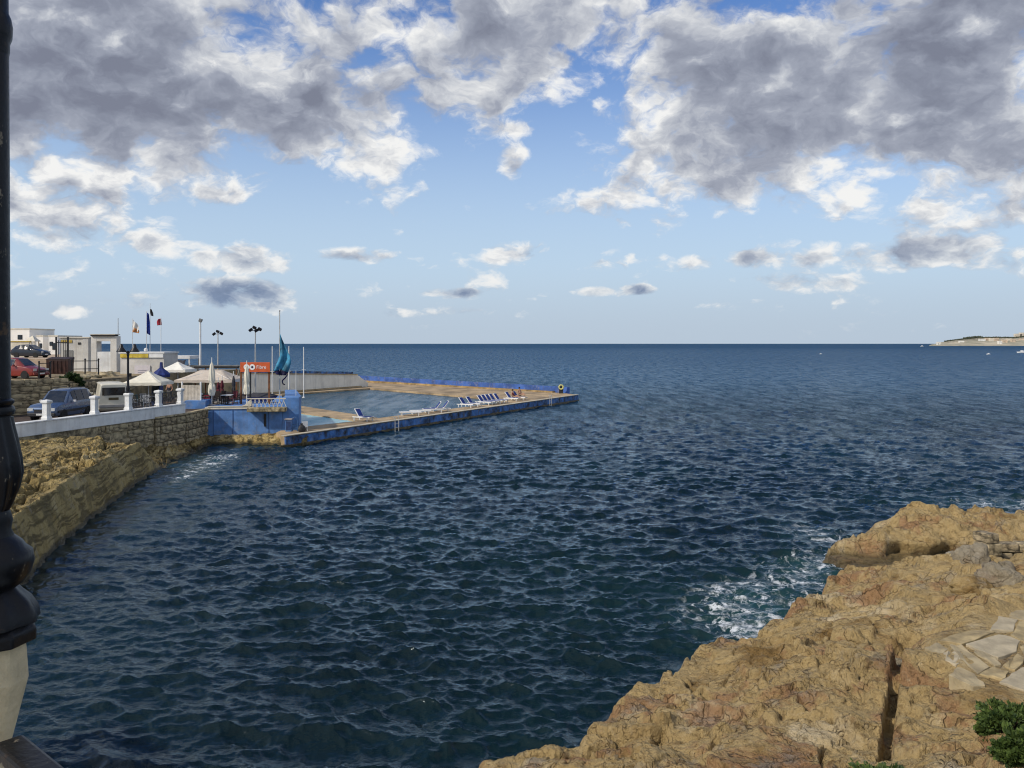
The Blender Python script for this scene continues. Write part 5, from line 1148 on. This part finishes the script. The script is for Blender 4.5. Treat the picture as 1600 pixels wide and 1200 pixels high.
shrub('shrub', 'dark leafy plant growing on the retaining wall behind the blue grey car', (x, y, ZU - .55), .62, 1.05, 1300, .38, 71, leaf_mat('plant_leaf', (.012, .030, .012), (.05, .08, .025)))
x, y = wx(62, 55.6), 55.9
shrub('shrub', 'small dark plant against the wall above the car bonnet', (x, y, ZQ + 1.0), .30, .75, 500, .22, 72, leaf_mat('plant_leaf_dark', (.012, .024, .012), (.03, .05, .02)))

# ------------------------------------------------------------------ flagstones, boulders and a ruined wall on the shore
M_FL = [mat('flagstone_a', (.46, .36, .19), .9, .25, 2.2, .6, 20), mat('flagstone_b', (.41, .335, .20), .9, .2, 2.2, .6, 20), mat('flagstone_c', (.47, .40, .27), .9, .16, 2.2, .6, 20)]
SL = [[(1466, 999), (1520, 980), (1557, 985), (1500, 1006)], [(1508, 1007), (1560, 988), (1597, 995), (1588, 1018), (1560, 1030)], [(1518, 1018), (1536, 1014), (1566, 1036), (1556, 1041)],
      [(1484, 1008), (1500, 1008), (1545, 1042), (1530, 1053), (1500, 1030)], [(1530, 1054), (1549, 1042), (1577, 1052), (1566, 1064)], [(1474, 1020), (1490, 1018), (1502, 1030), (1496, 1040), (1476, 1032)],
      [(1545, 983), (1562, 960), (1590, 965), (1583, 984)], [(1558, 957), (1578, 948), (1640, 952), (1640, 972), (1596, 966)], [(1580, 992), (1592, 968), (1640, 976), (1650, 996), (1602, 1002)], [(1595, 1010), (1604, 1003), (1660, 1000), (1660, 1030), (1604, 1036)],
      [(1562, 1068), (1580, 1054), (1606, 1040), (1650, 1042), (1650, 1075), (1600, 1084)], [(1484, 1056), (1496, 1044), (1522, 1056), (1540, 1074), (1520, 1076)], [(1446, 1012), (1466, 1004), (1482, 1014), (1468, 1026)], [(1568, 1040), (1590, 1022), (1602, 1030), (1586, 1048)]]
pz = [shore_z(*gp(sum(p[0] for p in q) / len(q), sum(p[1] for p in q) / len(q), 2.1)) for q in SL]
pl = (0.0, PZ1); pz = [PZ0 + PZ1 * (gp(sum(p[0] for p in q) / len(q), sum(p[1] for p in q) / len(q), 2.1)[1] - 13) for q in SL]
for i, q in enumerate(SL):
    P = [gp(px, py, 2.12) for px, py in q]; c = (sum(p[0] for p in P) / len(P), sum(p[1] for p in P) / len(P))
    rnd = random.Random(i); Q = []
    for j in range(len(P)):                                         # chipped outline
        p, n_ = Vector(P[j]), Vector(P[(j + 1) % len(P)])
        for k in range(3): v = p.lerp(n_, k / 3); Q.append((v.x - c[0] + rnd.gauss(0, .012), v.y - c[1] + rnd.gauss(0, .012)))
    tx, ty = pl[0] + rnd.uniform(-.03, .03), pl[1] + rnd.uniform(-.03, .03)
    zt = [.03 + rnd.gauss(0, .006) + p[0] * tx + p[1] * ty for p in Q]
    MB().prism(Q, -.25, zt).build('flagstone', M_FL[(i * 5 + i // 3) % 3], shore, bevel=.012, loc=(c[0], c[1], pz[i]))
M_BOULD = rock_mat('grey_boulder', (.36, .31, .22), (.46, .42, .34), (.26, .20, .11), (.30, .22, .15), .05)
for i, (px, py, z, s, lab) in enumerate([(1562, 925, 1.75, (.50, .45, .42), 'big rounded grey boulder in front of the ruined stone wall'), (1518, 935, 1.7, (.42, .30, .22), 'tan boulder left of the big rounded one'), (1519, 886, 1.75, (.36, .40, .40), 'pale grey boulder leaning beside the pillar'),
                                         (1532, 862, 1.7, (.22, .22, .20), 'small pale rock on top beside the pillar'), (1486, 868, 1.6, (.15, .15, .13), 'small grey stone in the dark gap behind the hump'), (1398, 994, 2.0, (.10, .16, .09), 'pale stone at the head of the rock channel'), (1496, 884, 1.6, (.17, .15, .14), 'grey stone wedged left of the leaning boulder')]):
    x, y = gp(px, py, z); boulder('boulder', lab, (x, y, max(shore_z(x, y), z - .5) + s[2] * .25), s, M_BOULD if i != 1 else ROCK, 40 + i)
x, y = gp(1549, 878, 1.5); zb = .95
t = thing('stone_pillar', 'squared stone pillar end of the ruined wall among boulders', 'pillar', (x, y + .2, zb), R(8))
zz = 0
for i, (w_, h_) in enumerate([(.44, .36), (.42, .32), (.45, .34), (.34, .24)]):
    o = link('stone_block', BLK[i], t, loc=(.02 * (-1) ** i, 0, zz + h_ / 2), rz=.06 * i); o.scale = (w_, .5, h_ - .015); zz += h_
wa = Vector((x + .32, y + 1.1, 0)); wb = Vector((x + 4.2, y + .9, 0))
t = thing('ruined_wall', 'low ruined wall of squared brown blocks at the right edge', 'wall', (0, 0, 0))
course_wall(t, wa[:2], wb[:2], zb - .15, zb + .80, 4, .42, .62, .40, 1, 33, 0)
MB().box(((wa.x + wb.x) / 2, (wa.y + wb.y) / 2 + .06, zb + .25), (3.9, .30, 1.0), math.atan2(wb.y - wa.y, wb.x - wa.x)).build('core', M_MORTAR, t)

# ------------------------------------------------------------------ near promenade, lamp post and railing
LX, LY = -1.63, 2.6
RD_ = Vector((.207, -.177, 0)).normalized(); RN = Vector((-RD_.y, RD_.x, 0))           # along the rail, and out to sea
ZP = 4.95
r0 = Vector((LX, LY, 0)) - RD_ * 14; r1 = Vector((LX, LY, 0)) + RD_ * 26
prom = MB().prism([(r0 + RN * .16)[:2], (r0 - RN * 12)[:2], (r1 - RN * 12)[:2], (r1 + RN * .16)[:2]], ZP - .3, ZP).build('promenade', mat('paving', (.36, .33, .28), .85, .15, 1.2, .3)); prop(prom, 'paved promenade at the photographer\'s feet', None, None, 'structure')
t = thing('promenade_wall', 'stone retaining wall holding up the near promenade', 'wall', (0, 0, 0))
MB().prism([(r0 + RN * .10)[:2], (r0 - RN * .4)[:2], (r1 - RN * .4)[:2], (r1 + RN * .10)[:2]], -1, ZP - .303).build('face', M_STONE2, t)
M_LAMP = bpy.data.materials.new('lamp_enamel'); M_LAMP.use_nodes = True; g = G(M_LAMP.node_tree); p = g.n['Principled BSDF']
tc_ = g.n.new('ShaderNodeTexCoord').outputs['Object']; nz = g.noise(tc_, 9, 6, .65); rs = g.m('MULTIPLY', g.sm(nz, .62, .70), .85)
wr_ = g.m('MULTIPLY', g.sm(g.noise(g.v('MULTIPLY', tc_, (1, 1, .45)), 34, 5, .7), .62, .68), .7)
g.put(p.inputs['Base Color'], g.mix(wr_, g.mix(rs, c4((.004, .004, .0055)), c4((.07, .038, .015))), c4((.20, .17, .12)))); g.put(p.inputs['Roughness'], g.m('ADD', .22, g.m('MULTIPLY', nz, .30))); p.inputs['Specular IOR Level'].default_value = .28
g.put(p.inputs['Normal'], g.bump(g.noise(tc_, 30, 5, .6), .25, .01))
ZB = 6.075
t = thing('lamp_post', 'black ornate cast iron lamp post at the left edge of the view', 'lamp post', (LX, LY, ZB))
def zpx(y): return wz(y, LY) - ZB
def rpx(x): return max(.018, (x + 15) / 500.0 * .83)
fl5 = lambda a, z: 1 + .07 * abs(math.sin(4 * a)) - .035
MB().lathe([(rpx(19), zpx(652)), (rpx(17.5), zpx(500)), (rpx(16.5), zpx(250)), (rpx(15.5), zpx(70))], 28).build('shaft', M_LAMP, t, smooth=True)
MB().lathe([(rpx(15.6), zpx(84)), (rpx(17), zpx(78)), (rpx(17), zpx(66)), (rpx(21), zpx(56)), (rpx(22), zpx(40)), (rpx(19), zpx(26)), (rpx(15), zpx(18)), (rpx(14), zpx(-60)), (rpx(13), zpx(-700))], 28).build('upper_shaft', M_LAMP, t, smooth=True)
MB().lathe([(rpx(19), zpx(650)), (rpx(24), zpx(648)), (rpx(26), zpx(642)), (rpx(24), zpx(636)), (rpx(20), zpx(634)), (rpx(24), zpx(630)), (rpx(24), zpx(626)), (rpx(18), zpx(622))], 32).build('collar', M_LAMP, t, smooth=True)
MB().lathe([(rpx(15), zpx(800)), (rpx(24), zpx(786)), (rpx(33), zpx(766)), (rpx(38), zpx(742)), (rpx(37), zpx(716)), (rpx(31), zpx(690)), (rpx(24), zpx(668)), (rpx(21), zpx(652))], 64, flute=lambda a, z: 1.03 - .13 * abs(math.sin(5 * a + 5 * z)) ** 3 + .02 * math.sin(40 * z)).build('fluted_vase', M_LAMP, t, smooth=True)
MB().lathe([(rpx(20), zpx(850)), (rpx(28), zpx(846)), (rpx(19), zpx(828)), (rpx(22), zpx(814)), (rpx(17), zpx(798))], 32).build('neck', M_LAMP, t, smooth=True)
MB().lathe([(rpx(24), zpx(922)), (rpx(40), zpx(912)), (rpx(52), zpx(898)), (rpx(58), zpx(880)), (rpx(55), zpx(864)), (rpx(44), zpx(856)), (rpx(38), zpx(848)), (rpx(24), zpx(838))], 40).build('torus', M_LAMP, t, smooth=True)
MB().lathe([(rpx(66), zpx(972)), (rpx(64), zpx(958)), (rpx(52), zpx(940)), (rpx(36), zpx(926)), (rpx(26), zpx(916))], 64, flute=lambda a, z: 1 + .09 * math.cos(8 * a) * (1 if z < .03 else .5)).build('petal_foot', M_LAMP, t, smooth=True)
MB().lathe([(rpx(60) * 1.06, zpx(1003)), (rpx(60) * 1.06, zpx(985)), (rpx(57), zpx(976)), (rpx(50), zpx(970))], 8, a0=R(12)).build('base_plate', M_LAMP, t, bevel=.006)
M_PED = mat('pedestal_stone', (.68, .56, .35), .85, .16, 5, .4, 40)
t = thing('stone_pedestal', 'cream stone pedestal under the black lamp post', 'pedestal', (LX, LY, ZP)); r2 = math.sqrt(2)
hP = ZB - ZP - .006
MB().lathe([(.150, 0), (.150, .12), (.05, .62), (.05, hP - .36), (.108, hP - .12), (.102, hP - .03), (.098, hP)], 8, a0=R(17.5)).build('block', M_PED, t, bevel=.01)
t = thing('railing', 'dark handrail crossing the lower left corner beside the pedestal', 'railing', (LX, LY, 0), math.atan2(RD_.y, RD_.x))
zr = CAMZ - 1.19
MB().box((4.3, 0, zr - .02), (8.3, .085, .05)).build('handrail', M_LAMP, t, bevel=.012)
MB().box((4.3, 0, ZP + .12), (8.3, .05, .03)).build('bottom_rail', M_LAMP, t)
for i in range(40): MB().cyl((.3 + i * .2, 0, ZP + .12), (.3 + i * .2, 0, zr - .04), .011, None, 6).build('baluster', M_LAMP, t)

# ------------------------------------------------------------------ far headland and boats
hd = 2600.0
xs = np.linspace(wx(1452, hd), wx(1760, hd), 160); ys = np.linspace(hd - 60, hd + 700, 30); HX, HY = np.meshgrid(xs, ys); HX0 = HX; HX = HX * HY / hd
tt_ = (HX0 - xs[0]) / (wx(1600, hd) - xs[0])
prof = np.interp(tt_, [0, .12, .3, .5, .7, .9, 1.1, 2.2], [1, 12, 20, 27, 28, 27, 34, 42])
hz = prof * sstep(HY - hd + 40 * fbm(HX / 120, HY / 120, 3, .5, 3), -55, 330) ** .8 + 3.0 * fbm(HX / 50, HY / 50, 4, .55, 4) - .6
M_HEAD = mat('headland_scrub', (.44, .39, .29), .95, .5, .012, 0, col2=(.20, .20, .14))
o = grid_mesh('headland', HX, HY, hz, M_HEAD); prop(o, 'low scrubby headland on the horizon at the right', None, None, 'structure')
rnd = random.Random(5); tone = [((.88, .86, .80), 'white'), ((.70, .56, .42), 'sandy'), ((.82, .74, .60), 'cream')]
FARH = [(1466.5, 5, 6, 0, 'white tower-like house on the tip of the headland'), (1502, 7, 4, 0, 'lone white house on the open shore of the headland'), (1534, 9, 5, 0, 'white house where the far village begins'), (1543, 7, 6, 1, 'sandy house, leftmost of the dense far village'), (1549, 6, 7, 2, 'cream house beside the leftmost sandy one in the village'),
        (1556, 7, 6, 1, 'wide sandy house low in the far village'), (1562, 5, 7, 0, 'bright white house at the water edge of the village'), (1569, 8, 6, 1, 'sandy house right of the bright white one'), (1576, 6, 5, 2, 'cream house in the right half of the village'), (1583, 6, 6, 1, 'brown sandy house near the right picture edge'), (1590, 10, 9, 2, 'large cream block uphill near the right picture edge'), (1599, 12, 10, 2, 'large cream block cut by the right picture edge'), (1596, 6, 4, 1, 'sandy house by the water at the right picture edge')]
for i, (px, wpx, hpx, c, lab) in enumerate(FARH):
    up_ = 330 if 'uphill' in lab or 'large cream block' in lab else rnd.uniform(40, 170); dd = hd + up_; W_ = wpx * dd / F; H_ = hpx * dd / F * .8
    zb_ = float(np.interp((wx(px, hd) - xs[0]) / (wx(1600, hd) - xs[0]), [0, .12, .3, .5, .7, .9, 1.1, 2.2], [1, 12, 20, 27, 28, 27, 34, 42])) * float(sstep(np.array(up_ * 1.0), -55, 330)) ** .8 - 3
    t = thing('house', lab, 'house', (wx(px, dd), dd, zb_)); m_ = mat('far_house_%d' % c, tone[c][0], .8, .15, .05, 0)
    MB().box((0, 0, H_ / 2), (W_, 10, H_)).build('wall', m_, t); MB().box((0, 0, H_ + .4), (W_ * 1.03, 10.4, .8)).build('roof', m_, t)
    nf = max(2, int(W_ / 3.5))
    for k in range(nf):
        for f_ in range(max(1, int(H_ / 4.5))): MB().box((-W_ / 2 + W_ * (k + .5) / nf, -5.05, 2.2 + f_ * 3.6), (1.3, .2, 1.7)).build('window', M_DARKTRIM, t)
lf = MB(); rnd = random.Random(11)
for i in range(2600):                                              # dark scrub and pines along the ridge
    px = rnd.uniform(1476, 1680); dd = hd + rnd.uniform(180, 480); x = wx(px, dd); tq = (wx(px, hd) - xs[0]) / (wx(1600, hd) - xs[0])
    z = float(np.interp(tq, [0, .12, .3, .5, .7, .9, 1.1, 2.2], [1, 12, 20, 27, 28, 27, 34, 42])) * .97
    hgt = rnd.uniform(1.5, 5) + (4 if 1505 < px < 1535 and rnd.random() < .5 else 0); r = rnd.uniform(1.5, 4)
    c = Vector((x, dd, z + hgt * .4)); a = rnd.random() * 6
    lf.add([c + Vector((math.cos(a + k * 2.1) * r, math.sin(a + k * 2.1) * r, rnd.uniform(-.5, .3) * hgt)) for k in range(3)] + [c + Vector((0, 0, hgt * .6))], [(0, 1, 3), (1, 2, 3), (2, 0, 3)])
me = bpy.data.meshes.new('scrub'); me.from_pydata(lf.v, [], lf.f); me.materials.append(mat('scrub_green', (.06, .072, .045), .9, .3, .05, 0)); prop(link('scrub', me), 'dark scrub and pines along the headland ridge', 'scrub', None, 'stuff')
def boat(label, px, py, L_, rz):
    x, y = gp(px, py, 0); t = thing('motor_boat', label, 'boat', (x, y, .0), rz); k = L_ / 6
    hull = [(-3, -.9), (1.2, -1.0), (3.2, 0), (1.2, 1.0), (-3, .9)]
    b = MB(); n = 5; b.add([(p[0] * k * .9, p[1] * k * .7, -.2) for p in hull] + [(p[0] * k, p[1] * k, .9 * k) for p in hull], [tuple(range(n - 1, -1, -1)), tuple(range(n, 2 * n))] + [(i, (i + 1) % n, n + (i + 1) % n, n + i) for i in range(n)])
    b.build('hull', M_LW, t); MB().box((-.2 * k, 0, 1.35 * k), (2.0 * k, 1.4 * k, .9 * k), 0, .82).build('cabin', M_LW, t); MB().box((.55 * k, 0, 1.4 * k), (.7 * k, 1.2 * k, .35 * k)).build('windscreen', M_GLASS, t)
    return t
boat('small white motor boat off the far village', 1545, 554, 3.2, R(20)); boat('white speedboat near the right picture edge', 1596, 551.5, 6.5, R(175)); boat('distant white boat left of the headland tip', 1441, 541.6, 9, R(10)); boat('tiny white boat far out right of centre', 1283, 553.5, 2.4, R(30))
